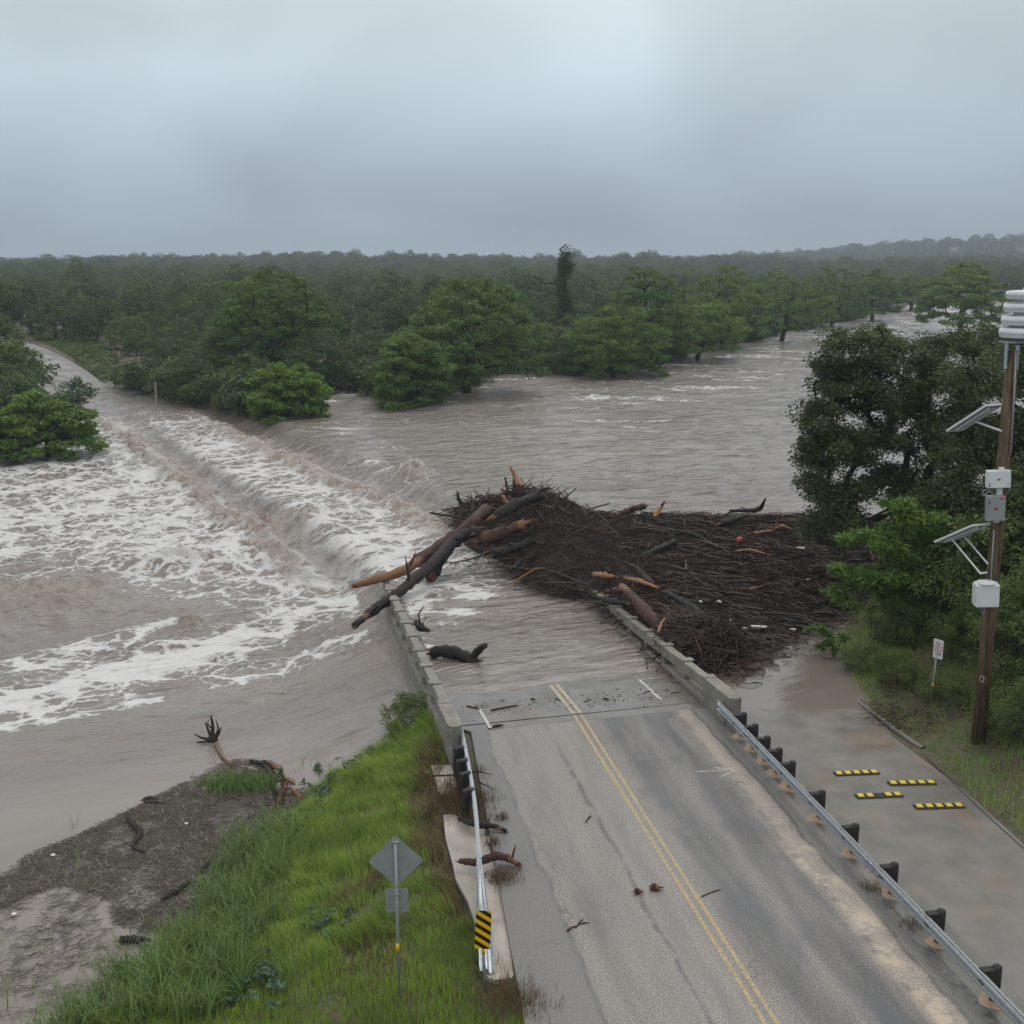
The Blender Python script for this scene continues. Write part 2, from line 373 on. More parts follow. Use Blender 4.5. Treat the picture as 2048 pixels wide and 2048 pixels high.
# flow coordinates
fdir = np.array([-.905, -.425]); fa = X*fdir[0]+Y*fdir[1]; fc_ = -X*fdir[1]+Y*fdir[0]
def ridge(a): return 1-2*np.abs(a)
up = (1-w1); dn = w2; md = w1*(1-w2)
f1 = far_fade*sst(56, 64, Y); f2 = far_fade*sst(54, 60, Y)
fro1 = f1*np.exp(-((s1-3.6-.9*wob)/.95)**2); fro2 = f2*np.exp(-((s2-3.0-.9*wob)/.95)**2)
fro2b = f2*np.exp(-((s2-5.)/2.2)**2)*.22*sst(-.2, .3, fbm(X*.5, Y*.5, 3, 8))+f1*np.exp(-((s1-5.)/1.4)**2)*.15
nn = fbm(X*1.5, Y*1.5, 4, 2); nh = fbm(X*3.3, Y*3.3, 3, 12)
long_ = fbm(fa*.10, fc_*.32, 4, 20); chop = fbm(fa*.45, fc_*1.1, 4, 25)
upw = fbm(X*.09+Y*.05, Y*.22, 4, 31)
calm_near = sst(33, 53, Y+.2*(-X))*.93+.07
disp = up*(.20*upw*sst(60, 100, Y)+.10*fbm(X*.35, Y*.9, 4, 33)*sst(37, 60, Y)+.025*chop) \
     + md*(.07*chop+.05*nn*f1) + dn*calm_near*(.16*chop+.20*long_+.06*nn)
turb = sst(30, 2, s2)*f2*dn
disp += turb*(.16*nn+.10*ridge(fbm(X*.9, Y*.9, 3, 41)))
disp += fro1*(.34+.45*nn+.25*nh)+fro2*(.30+.50*nn+.28*nh)+fro2b*.3*nn
# boils in the lower pool
for bx, by, br, bh in [(*P(355, 1128, L_LEV)[:2], 1.7, .55), (*P(60, 1200, L_LEV)[:2], 2.5, .3), (*P(370, 1250, L_LEV)[:2], .6, .3), (*P(610, 1060, L_LEV)[:2], 2, .3)]:
    g = np.exp(-(((X-bx)*.6)**2+((Y-by))**2)/br**2); disp += g*(bh+.45*nn); fro2b = np.maximum(fro2b, g*.7)
sx, sy, _ = P(822, 955, -.7); g = np.exp(-((X-sx)**2+(Y-sy)**2)/1.1**2); disp += g*(.7+.7*nh); fro1 = np.maximum(fro1, g)
Zw = Zw+disp*np.clip((Zw-T+.1)/.4, 0, 1)
# where foam lies
dens = np.zeros_like(X)
def streak(pts, wd, a, z):
    global dens
    d, _ = pl_dist(X, Y, [P(*q_, z)[:2] for q_ in pts]); dens = np.maximum(dens, a*np.exp(-(d/wd)**2))
bn = .5+.5*fbm(fa*.07, fc_*.2, 3, 50)
dens = dn*f2*np.clip(.30+.35*sst(22, 3, s2)*(s2 > 0)+.35*(bn-.5), 0, .5)*sst(50, 56, Y+.2*X)
dens = np.maximum(dens, dn*sst(60, 68, Y)*far_fade*.42)
streak([(700, 1160), (560, 1120), (300, 1060), (0, 1050), (-300, 1060)], 8.5, .60, L_LEV)
streak([(640, 1010), (350, 960), (0, 985)], 7, .48, L_LEV)
streak([(770, 1195), (640, 1225), (480, 1268), (300, 1330), (130, 1375), (-60, 1420), (-300, 1500)], 2.3, .82, L_LEV)
streak([(620, 1165), (430, 1215), (250, 1275), (60, 1330)], 1.4, .55, L_LEV)
streak([(300, 1400), (180, 1425), (0, 1458)], .5, .5, L_LEV)
streak([(835, 1290), (740, 1290), (600, 1325), (440, 1358)], 1.1, .5, L_LEV)
streak([(810, 1300), (800, 1345), (835, 1385)], .8, .55, L_LEV); streak([(830, 1240), (790, 1290), (740, 1300)], 1.3, .6, L_LEV)
dens *= 1-.8*sst(59, 56, Y)*(s2 > -.4)*(s2 < 1.3)
# darker quiet water between the foam bands
d_, _ = pl_dist(X, Y, [P(*q_, L_LEV)[:2] for q_ in [(0, 1200), (200, 1215), (420, 1225)]]); dens *= 1-.75*np.exp(-(d_/2.6)**2)
dens *= np.where(dn > .5, sst(27, 34, Y+.25*(-X)), 1)
ms = md*(1-sst(60, 52, Y))*far_fade
dens = np.maximum(dens, ms*np.clip(.30+.30*sst(2.5, 6, s1), 0, .54)*np.clip(.55+.6*bn, 0, 1))
def blob(px, py, z, r, a):
    global dens
    bx, by, _ = P(px, py, z); dens = np.maximum(dens, a*np.exp(-(((X-bx)*.7)**2+(Y-by)**2)/r**2))
for b in [(940, 1165, -.5, 1.0, .55), (955, 1190, -.5, .8, .6), (855, 1160, -.5, 1.3, .5), (840, 1190, -.5, 1, .4), (920, 1218, -.4, .6, .5), (880, 1245, -.4, .8, .25), (1050, 1140, -.5, .8, .25)]: blob(*b)
upf = np.zeros_like(X)
for pts, wd, a in [([(1110, 715), (1000, 740), (950, 760), (900, 800)], 3, .3), ([(1600, 720), (1460, 775), (1330, 800), (1180, 800), (1120, 830)], 4.5, .24),
                   ([(1180, 800), (1160, 835), (1280, 845)], 3.0, .22), ([(1560, 700), (1450, 730), (1330, 735)], 5, .2), ([(1830, 640), (1700, 670), (1560, 700)], 5, .3),
                   ([(1850, 610), (1900, 640), (1850, 665)], 14, .34), ([(760, 830), (820, 815), (880, 820)], 1.2, .35), ([(640, 850), (720, 880), (800, 900)], 1.2, .35), ([(700, 790), (650, 800), (600, 830)], 2, .3)]:
    d, _ = pl_dist(X, Y, [P(*q_, U_LEV)[:2] for q_ in pts]); upf = np.maximum(upf, a*np.exp(-(d/wd)**2))
capn = fbm(X*.16+Y*.1, Y*.42, 3, 66); upf = upf*sst(-.15, .35, capn); dens = np.maximum(dens, up*(upf+.17*sst(.30, .5, capn)*sst(70, 110, Y)))
dens = np.maximum(dens, (fro1+fro2)*.55)
fall = np.clip(f1*sst(-.5, 1, s1)*(1-sst(2.4, 3.2, s1))+f2*sst(-.6, .8, s2)*(1-sst(1.8, 2.6, s2)), 0, 1)
dens = np.maximum(dens, fall*.25*(s2 > -2))
apron = dn*sst(60, 54, Y)*sst(40, 44, Y)*np.exp(-(s2/2.2)**2); fro = np.clip(fro1+fro2+fro2b*.6+.45*apron, 0, 1)
keep = (T < Zw+.5); kq = q.reshape(-1, 4); kq = kq[keep.ravel()[kq].any(1)]
used = np.zeros(X.size, bool); used[kq.ravel()] = True; ix = np.cumsum(used)-1
# position along and across each fall
sfall = np.where(np.abs(s1) < np.abs(s2), s1, s2)
sal = X*.85-Y*.5
VV = np.stack([X, Y, Zw], -1).reshape(-1, 3)[used]
mb = MB(); mb.add(VV, q=ix[kq], foam=dens.ravel()[used], froth=fro.ravel()[used], fall=fall.ravel()[used],
    flow=np.stack([fa, fc_, np.zeros_like(fa)], -1).reshape(-1, 3)[used],
    fallc=np.stack([sfall, sal, np.zeros_like(fa)], -1).reshape(-1, 3)[used], calm=(np.clip(dn*(1-calm_near)*1.1+.85*sst(48, 41, Y)*(X > 6)+.5*sst(46, 38, Y)*(1-dn), 0, 1)).ravel()[used])
m = NM('flood_water')
flow = m.attr('flow').outputs['Vector']; de = m.attr('foam').outputs['Fac']; fr = m.attr('froth').outputs['Fac']; fl = m.attr('fall').outputs['Fac']
calm = m.attr('calm').outputs['Fac']; flc = m.attr('fallc').outputs['Vector']
wv = m.n('ShaderNodeTexNoise', {'Vector': m.scaled(flow, (.5, .6, 1)), 'Scale': .9, 'Detail': 5}).outputs['Color']
warp = m.n('ShaderNodeVectorMath', {0: m.n('ShaderNodeVectorMath', {0: wv, 1: (.5, .5, .5)}, operation='SUBTRACT').outputs[0], 'Scale': 1.5}, operation='SCALE').outputs[0]
fv = m.n('ShaderNodeVectorMath', {0: m.scaled(flow, (.72, 1, 1)), 1: warp}, operation='ADD').outputs[0]
def edge(sc, rnd=1.): return m.n('ShaderNodeTexVoronoi', {'Vector': fv, 'Scale': sc, 'Randomness': rnd}, feature='DISTANCE_TO_EDGE').outputs['Distance']
big = m.noise(.22, 4, m.scaled(flow, (.6, 1.4, 1)))
dd = m.math('MULTIPLY', de, m.mr(big, .33, .62, .45, 1.35))
fine = m.noise(3.2, 6, m.scaled(flow, (.7, 1.1, 1)), rough=.72)
def lace(sc, wk):
    wid = m.math('MULTIPLY', m.math('ADD', m.math('MULTIPLY', dd, wk), m.mr(fine, .3, .7, -.10, .10)), m.mr(dd, .04, .25, 0, 1))
    return m.math('DIVIDE', m.math('SUBTRACT', wid, edge(sc)), .045)
l1 = m.n('ShaderNodeClamp', {0: lace(.52, .26)}).outputs[0]; l2 = m.n('ShaderNodeClamp', {0: lace(1.25, .19)}).outputs[0]
solid = m.mr(m.math('ADD', m.math('MULTIPLY', dd, .55), m.math('MULTIPLY', fine, .8)), .92, 1.08)
F_ = m.math('MAXIMUM', m.math('MAXIMUM', l1, m.math('MULTIPLY', l2, .8)), solid)
# streaks down the falls
stn = m.noise(1., 4, m.scaled(flc, (.35, 3.2, 1)), rough=.6)
F_ = m.math('MULTIPLY', F_, m.mr(fl, 0, 1, 1, .25))
F_ = m.math('MAXIMUM', F_, m.math('MULTIPLY', fl, m.mr(stn, .55, .72, 0, .6)))
F_ = m.math('MULTIPLY', F_, m.mr(m.noise(1.3, 3), .25, .45, .6, 1))
mud = m.noise(.12, 5, m.scaled(flow, (.5, 1.6, 1))); mud2 = m.noise(1.1, 4, m.scaled(flow, (.4, 1.4, 1)))
wc = m.mix(m.mr(mud, .35, .65), (.165, .142, .124), (.225, .198, .176)); wc = m.mix(m.mr(mud2, .3, .7, 0, .35), wc, (.15, .115, .092))
wc = m.mix(m.math('MULTIPLY', fl, .6), wc, (.135, .105, .083))
frn = m.noise(3.4, 5, rough=.65)
wc = m.mix(m.math('MULTIPLY', fr, m.mr(frn, .35, .6, .3, 1)), wc, (.36, .275, .215))
Ff = m.math('MULTIPLY', F_, m.mr(fr, .25, .9, 1, .45))
col = m.mix(Ff, wc, (.60, .595, .58))
hgt = m.math('ADD', m.math('MULTIPLY', m.math('ADD', m.noise(1.6, 5, m.scaled(flow, (.5, 1.3, 1)), rough=.6), m.math('MULTIPLY', m.noise(.42, 3, m.scaled(flow, (.5, 1.4, 1)), dist=1.2), 2.2)), m.mr(calm, 0, 1, 1.3, .05)), m.math('MULTIPLY', F_, .10))
hgt = m.math('ADD', hgt, m.math('MULTIPLY', m.noise(7, 3, m.scaled(flow, (.5, 1.3, 1))), m.mr(calm, 0, 1, .22, .015)))
hgt = m.math('ADD', hgt, m.math('MULTIPLY', fr, m.math('MULTIPLY', frn, 1.5)))
hgt = m.math('ADD', hgt, m.math('MULTIPLY', fl, m.math('MULTIPLY', stn, 1.2)))
m.bump(hgt, .8, .24)
M['water'] = m.done(col, m.mr(F_, 0, 1, .07, .75), 0, .85)
m.b.inputs['IOR'].default_value = 1.33
tag(mb.build('river_water', M['water']), kind='structure')
# ------------------------------------------------------------------ road surfaces
def band(m, u, c, w_, soft=.1):
    return m.mr(m.math('ABSOLUTE', m.math('SUBTRACT', u, c)), w_+soft, max(w_-soft, 0), 0, 1, True)
def strip_mesh(fn, us, vs):
    """grid from functions of (u, v); carries u, v as an attribute in metres"""
    UU, VV_ = np.meshgrid(us, vs); pts = np.array([fn(a, b) for a, b in zip(UU.ravel(), VV_.ravel())])
    c = len(us); i = np.arange(len(vs)-1)[:, None]*c; j = np.arange(c-1)[None]
    k = MB(); k.add(pts, q=np.stack([i+j, i+j+1, i+c+j+1, i+c+j], -1).reshape(-1, 4), ruv=np.stack([UU.ravel(), VV_.ravel(), 0*UU.ravel()], -1)); return k
def slab(k, name, mat, thick=.25, parent=None):
    v_ = np.concatenate(k.v); q_ = k.q[0]; e1, e2 = v_[q_[:, 1]]-v_[q_[:, 0]], v_[q_[:, 2]]-v_[q_[:, 0]]
    if np.cross(e1, e2)[:, 2].mean() < 0: k.q[0] = q_[:, ::-1]
    o = k.build(name, mat, parent, smooth=False); md_ = o.modifiers.new('thickness', 'SOLIDIFY'); md_.thickness = thick; md_.offset = -1; return o
m = NM('chip_seal_road'); a = m.attr('ruv').outputs['Vector']; sx_ = m.n('ShaderNodeSeparateXYZ', {0: a}); u0, v0 = sx_.outputs[0], sx_.outputs[1]
wl = m.noise(.5, 4); u = m.math('ADD', u0, m.mr(wl, .3, .7, -.10, .10))
streaky = m.noise(1., 5, m.scaled(a, (1.7, .22, 1)), rough=.6); spk = m.noise(24, 3, rough=.7); spk2 = m.noise(60, 1)
base = m.mix(m.mr(spk, .34, .62), (.075, .07, .064), (.34, .31, .27))
base = m.mix(m.mr(streaky, .35, .7, 0, .55), base, m.mix(m.mr(spk, .4, .7), (.10, .096, .09), (.23, .215, .195)))
rl = m.mr(u0, 0, .8, 0, 1, True)
dark = m.math('MULTIPLY', m.math('MAXIMUM', band(m, u, 1.05, .5, .45), m.math('MAXIMUM', band(m, u, 2.4, .55, .4), m.math('MULTIPLY', rl, .22))), m.mr(streaky, .3, .6, .35, 1))
base = m.mix(m.math('MULTIPLY', dark, .9), base, m.mix(m.mr(spk, .4, .75), (.04, .043, .05), (.13, .128, .128)))
spots = m.mr(m.noise(1.1, 3, m.scaled(a, (1, .6, 1))), .58, .68); base = m.mix(m.math('MULTIPLY', m.math('MULTIPLY', spots, rl), .6), base, (.075, .08, .095))
lw = m.math('MULTIPLY', m.math('MAXIMUM', band(m, u, -2.3, .28, .35), band(m, u, -.75, .2, .3)), m.mr(streaky, .4, .65, 0, .5)); base = m.mix(lw, base, (.12, .115, .11))
seam = m.math('MULTIPLY', band(m, u, -1.15, .05, .05), m.mr(m.noise(2, 3), .35, .55)); base = m.mix(m.math('MULTIPLY', seam, .8), base, (.06, .06, .062))
sh = m.mr(u, -3.0, -3.15); base = m.mix(sh, base, m.mix(m.mr(spk, .3, .7), (.09, .088, .084), (.20, .19, .175)))
base = m.mix(m.math('MULTIPLY', band(m, u, -3.1, .04, .04), m.mr(m.noise(1.5, 4), .35, .6, .2, .65)), base, (.055, .056, .06))
shr = m.mr(u, 3.72, 3.82); base = m.mix(shr, base, m.mix(m.mr(spk, .3, .7), (.10, .10, .097), (.20, .19, .175)))
base = m.mix(m.math('MULTIPLY', band(m, u, 3.72, .05, .05), .9), base, (.045, .045, .047))
base = m.mix(m.math('MULTIPLY', band(m, u, 3.1, .05, .06), m.mr(m.noise(2.2, 3), .4, .55, 0, .7)), base, (.05, .05, .055))
tanb = m.math('MULTIPLY', band(m, u, 3.35, .32, .2), m.mr(v0, -8.2, -10, 0, 1, True)); tanb = m.math('MULTIPLY', tanb, m.mr(m.math('ADD', m.noise(1.3, 5, rough=.75), m.math('MULTIPLY', spk, .25)), .52, .68, .12, 1)); tanb = m.math('MAXIMUM', tanb, m.math('MULTIPLY', band(m, u, 3.35, .2, .25), .45))
base = m.mix(m.math('MULTIPLY', tanb, m.mr(m.noise(3, 4), .25, .5, .35, 1)), base, m.mix(spk, (.34, .275, .20), (.56, .47, .36)))
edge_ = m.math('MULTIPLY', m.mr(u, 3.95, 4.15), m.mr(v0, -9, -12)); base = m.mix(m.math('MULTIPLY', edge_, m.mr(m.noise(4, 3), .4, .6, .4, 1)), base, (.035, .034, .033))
wet = m.mr(m.noise(.5, 4, m.scaled(a, (1, .3, 1))), .35, .65)
crk = m.n('ShaderNodeTexVoronoi', {'Vector': m.n('ShaderNodeVectorMath', {0: m.scaled(a, (.55, .16, 1)), 1: m.n('ShaderNodeVectorMath', {0: m.n('ShaderNodeTexNoise', {'Vector': a, 'Scale': 1.5, 'Detail': 5}).outputs['Color'], 'Scale': .28}, operation='SCALE').outputs[0]}, operation='ADD').outputs[0], 'Scale': 1.}, feature='DISTANCE_TO_EDGE').outputs['Distance']
base = m.mix(m.math('MULTIPLY', m.mr(crk, 0, .008, 1, 0), m.mr(m.noise(.6, 3), .45, .6, 0, .55)), base, (.03, .03, .03))
gri = m.noise(.8, 5, m.scaled(a, (1.2, .35, 1)), rough=.7); base = m.mix(m.mr(gri, .52, .72, 0, .4), base, (.07, .066, .06))
m.bump(m.math('ADD', spk, m.math('MULTIPLY', spk2, .5)), .5, .012)
M['chip'] = m.done(base, m.mr(wet, 0, 1, .27, .62), 0, .55)
def mudstain(m, col, thr=.5, amt=.7):
    s = m.noise(.45, 5, rough=.6, dist=.6); return m.mix(m.mr(s, thr, thr+.14, 0, amt, True), col, (.22, .155, .105))
def concrete(name, c, stain=.5, rough=.5, wetk=.25):
    m = NM(name); n = m.noise(1.2, 5); f = m.noise(18, 3); k = m.noise(.5, 4)
    col = m.mix(m.mr(n, .3, .7), tuple(x*.72 for x in c), tuple(x*1.15 for x in c)); col = m.mix(m.mr(f, .3, .7, 0, .25), col, tuple(x*.5 for x in c))
    dk = m.noise(2.7, 5, rough=.7); col = m.mix(m.mr(dk, .58, .70, 0, stain), col, tuple(x*.3 for x in c))
    m.bump(f, .25, .01); return m, col
m, col = concrete('deck_concrete', (.165, .152, .133), .35); M['deck'] = m.done(mudstain(m, col, .55, .5), m.mr(m.noise(.7, 3), .35, .6, .12, .4), 0, .5)
m, col = concrete('parapet_concrete', (.235, .222, .185), .75); lich = m.noise(9, 3)
col = m.mix(m.mr(lich, .60, .68, 0, .7), col, (.40, .39, .35)); M['parapet'] = m.done(col, .75)
m, col = concrete('low_road_concrete', (.185, .170, .150), .2); s_ = m.noise(45, 2); col = m.mix(m.mr(s_, .35, .65, 0, .35), col, (.12, .115, .105))
col = mudstain(m, col, .52, .55); M['lowroad'] = m.done(col, m.mr(m.noise(.4, 4), .38, .58, .22, .55), 0, .5)
m, col = concrete('wet_concrete', (.15, .145, .125), .5); M['strip'] = m.done(mudstain(m, col, .55, .6), .28, 0, .5)
m, col = concrete('old_slab_concrete', (.40, .36, .31), .25); M['slab'] = m.done(mudstain(m, col, .5, .6), .45)
# approach: its far edge follows the skewed bridge joint
jl, jr = np.array([-1.85, 33.49]), np.array([6.12, 35.58]); jd = (jr-jl)/np.linalg.norm(jr-jl)
def joint_v(u):      # v of the joint line in the approach frame
    t = (u+3.9)/8.2; p = jl+(jr-jl)*t; return float((p-AO)@AD)
VS = np.concatenate([[0, .02], np.linspace(.03, 1, 60)])
def appr(u, v, z=0.): vj = joint_v(u)-.55; return A(u, vj+(v)*(-29), z)
def left_edge(v): return -3.55-.075*max(0, -v)
def appr_fn(s, t): vj = 0; u = left_edge(-29*t)+(4.26-left_edge(-29*t))*s; v = joint_v(u)-.55-29*t; return A(u, v, 0)
k = MB(); us = np.linspace(0, 1, 24); vs = np.linspace(0, 1, 90); pts = []; ruv = []
for t in vs:
    for s in us:
        p = appr_fn(s, t); pts.append(p); d = np.array(p[:2])-AO; ruv.append((d@AR, d@AD, 0))
i = np.arange(len(vs)-1)[:, None]*24; j = np.arange(23)[None]
k.add(pts, q=np.stack([i+j, i+24+j, i+25+j, i+1+j], -1).reshape(-1, 4), ruv=np.array(ruv))
road = tag(slab(k, 'road', M['chip'], .3), kind='structure')
def quadstrip(pl_a, pl_b, name, mat, parent=None, thick=.2):
    a = np.array(pl_a); b = np.array(pl_b); n = len(a); k = MB(); k.add(np.vstack([a, b]), q=[[i, n+i, n+i+1, i+1] for i in range(n-1)], ruv=np.vstack([a, b])); 
    return slab(k, name, mat, thick, parent)
# approach slab strip, joint, bridge deck
def jp(off, u0_, u1_, z=0, n=12):
    r = []
    for u_ in np.linspace(u0_, u1_, n): v_ = joint_v(u_)+off; r.append(A(u_, v_, z))
    return r
tag(quadstrip(jp(-.545, -3.55, 4.26), jp(-.06, -3.9, 4.3), 'approach_slab', M['deck']), kind='structure')
tag(quadstrip(jp(-.065, -3.95, 4.3, -.035), jp(.0, -3.95, 4.3, -.035), 'joint_gap', M['black'], thick=.1), kind='structure')
def deck_fn(s, t):
    u = -4.12+8.3*s; p0 = jl+(jr-jl)*s; q0 = p0+jd*0; v0_ = float((p0-AO)@BD); v = v0_+.0+t*46
    # beyond 24 m the crossing turns left under the flood
    return B(u, v, 0) if t > 0 else B(u, v0_, 0)
k = strip_mesh(lambda a, b: deck_fn(a, b), np.linspace(0, 1, 10), np.linspace(0, 1, 20))
deck = tag(slab(k, 'bridge_deck', M['deck'], .5), kind='structure')
# painted lines, 4 mm above
def line(fn, u, v0_, v1_, wd, mat, z=.004, n=40, name='road_line', parent=None):
    k = MB(); vs = np.linspace(v0_, v1_, n); a = [fn(u-wd/2, v, z) for v in vs]; b = [fn(u+wd/2, v, z) for v in vs]
    k.add(np.vstack([a, b]), q=[[i, n+i, n+i+1, i+1] for i in range(n-1)]); return tag(k.build(name, mat, parent), kind='structure')
def paint(name, c, wear):
    m = NM(name); n = m.noise(14, 4); n3 = m.noise(2, 3)
    return m.done(m.mix(m.mr(n, wear-.08, wear+.12), m.mix(n3, (.16, .15, .135), (.22, .2, .18)), c), .5)
M['pyel'] = paint('yellow_paint', (.42, .31, .145), .44); M['pyel2'] = paint('yellow_paint_deck', (.44, .36, .21), .40); M['pwh'] = paint('white_paint', (.55, .54, .50), .42)
for du in (-.13, .10):
    line(A, du, -27, joint_v(0)-.07, .10, M['pyel']); line(B, du+.02, .07, 3.2, .12, M['pyel2'], n=8)
line(B, -2.95, -.62, 1.2, .1, M['pwh'], n=6); line(B, 3.05, .75, 4.4, .1, M['pwh'], n=8)
# small sprayed survey arrow on the right lane
pa = [P(1405, 1543), P(1475, 1540)]; k = MB()
for a_, b_ in [((1390, 1543), (1473, 1540)), ((1428, 1535), (1473, 1540)), ((1442, 1553), (1473, 1540))]:
    p_, q_ = np.array(P(*a_, .005)), np.array(P(*b_, .005)); dd_ = (q_-p_)/np.linalg.norm(q_-p_); s_ = np.array([-dd_[1], dd_[0], 0])*.018
    k.add([p_-s_, q_-s_, q_+s_, p_+s_], q=[[0, 1, 2, 3]])
tag(k.build('survey_arrow', M['pwh']), kind='structure')
# concrete strip under the right guard rail, then the low road
vs_ = np.linspace(-1.2, -29, 50)
tag(quadstrip([A(4.268, v, -.004) for v in vs_], [A(5.12, v, -.008) for v in vs_], 'rail_footing_strip', M['strip']), kind='structure')
def edge_x(y): return np.interp(y, [p[1] for p in E[:8]], [p[0] for p in E[:8]])
k = MB(); yv = np.linspace(6, 52, 70); pts = []
for y in yv:
    t0 = (y-AO[1])/AD[1]; xl = AO[0]+5.15*AR[0]+AD[0]*((y-AO[1]-5.15*AR[1])/AD[1]); xr = edge_x(y)-.02
    if y > 35.5: xl = 6.9-.21*(y-35.5)
    for s in np.linspace(0, 1, 14): pts.append((xl+(xr-xl)*s, y, low_z(y)+.012))
i = np.arange(69)[:, None]*14; j = np.arange(13)[None]
k.add(pts, q=np.stack([i+j, i+j+1, i+15+j, i+14+j], -1).reshape(-1, 4))
tag(slab(k, 'low_water_road', M['lowroad'], .2), kind='structure')
# seam line and kerb on its right side
k = MB(); sm = [P(1560+i*0, 1440, -.1) for i in range(0)]; pth = smooth_path([P(1765, 1425, -.17), P(1830, 1490, -.12), P(1930, 1590, -.08), P(2048, 1698, -.07), P(2120, 1760, -.07)], 6)
pth[:, 2] = low_z(pth[:, 1])+.017; k.sweep(pth, [(-.02, 0), (.02, 0)]); tag(k.build('road_seam', M['black']), kind='structure')
kp = smooth_path([(12.2, 32.0, 0), (12.0, 32.8, 0), (11.55, 35.3, 0), (11.5, 36.2, 0)], 6); kp[:, 2] = low_z(kp[:, 1])
k = MB(); k.sweep(kp, [(-.0, 0), (-.02, .10), (.02, .12), (.13, .12), (.15, 0)]); tag(k.build('kerb', M['deck']), kind='structure')
# old slabs on the left shoulder
zs = -.1
k = MB(); pr = [P(887, 1630, zs), P(903, 1628, zs), P(975, 1650, zs), P(995, 1720, zs), P(1012, 1800, zs), P(1022, 1905, zs), P(1028, 1955, zs), P(990, 1960, zs)]; pl = [P(887, 1632, zs), P(888, 1645, zs), P(892, 1680, zs), P(905, 1725, zs), P(912, 1760, zs), P(935, 1800, zs), P(955, 1860, zs), P(968, 1950, zs)]
k.add(np.vstack([pl, pr]), q=[[i, 8+i, 9+i, i+1] for i in range(7)]); tag(slab(k, 'shoulder_slab', M['slab'], .1), kind='structure')
k = MB(); k.add([P(*p, -.16) for p in [(862, 1530), (905, 1530), (918, 1585), (878, 1590)]], q=[[0, 3, 2, 1]]); tag(slab(k, 'shoulder_slab', M['slab'], .1), kind='structure')
# road climbing out of the flood on the far bank
k = MB(); k.sweep(FROAD, [(-2.9, -.1), (-2.7, .14), (-1, .18), (1, .18), (2.7, .14), (2.9, -.1)]); tag(k.build('far_road', M['lowroad']), kind='structure')

# ------------------------------------------------------------------ bridge parapets
def frame_box(k, u0, u1, v0, v1, h0, h1, nz=1):
    pts = [B(u, v, h) for u in (u0, u1) for v in (v0, v1) for h in (h0, h1)]
    k.add(pts, q=[[0, 1, 3, 2], [4, 6, 7, 5], [0, 4, 5, 1], [2, 3, 7, 6], [0, 2, 6, 4], [1, 5, 7, 3]]); return k
def parapet(side, inner, vfirst, ncap, label, endlen, endlow):
    s = side; root = empty('bridge_parapet', B(inner, vfirst), label, 'parapet')
    inv = Matrix.Translation(-Vector(B(inner, vfirst)))
    def put(k, name, bev=.015):
        o = k.build(name, M['parapet'], root, smooth=False, bevel=bev); o.location = -Vector(B(inner, vfirst)); return o
    for i in range(ncap):
        v = vfirst+2.03*i
        put(frame_box(MB(), inner+s*.06, inner+s*.36, v+.012, v+2.018, .42, .80), 'rail_beam', .02)
        put(frame_box(MB(), inner+s*.10, inner+s*.40, v-.15, v+.15, -.25, .415), 'post')
        put(frame_box(MB(), inner+s*.02, inner+s*.46, v-.20, v+.16, .803, .86), 'cap', .02)
        put(frame_box(MB(), inner+s*.0, inner+s*.46, v+.012, v+2.018, -.45, .16), 'curb', .02)
    # solid end block towards the camera, with a rounded end
    k = MB(); u0, u1 = inner+s*.02, inner+s*.47; v1 = vfirst-.03; v0 = vfirst-endlen
    if s < 0: prof = [(u0, v1), (u0+s*.03, v0+.15), (u0+s*.12, v0), (u1-s*.08, v0), (u1, v0+.12), (u1, v1)]
    else: prof = [(u0, v1), (u0, v0+.1), (u0+s*.08, v0), (u1-s*.14, v0-.02), (u1-s*.02, v0+.12), (u1, v1)]
    top = [B(u, v, .83) for u, v in prof]; bot = [B(u, v, endlow if u*s > (inner*s+.3) else min(endlow, -.2)) for u, v in prof]; n = len(prof)
    k.add(top+bot, q=[[i, (i+1) % n, n+(i+1) % n, n+i] for i in range(n)]); k.add(top, t=[[0, i+1, i] for i in range(1, n-1)][::1])
    put(k, 'end_block', .03)
    put(frame_box(MB(), inner-s*.02, inner+s*.02, v0+.3, v1, -.1, .18), 'curb', .01)
    return root
parapet(-1, -4.06, -.14, 9, 'weathered concrete bridge parapet on the downstream side, running out beneath the two crossed fallen trunks', 2.35, -2.0)
parapet(1, 4.28, .32, 17, 'weathered concrete bridge parapet on the upstream side, holding back the driftwood', 2.35, -.6)

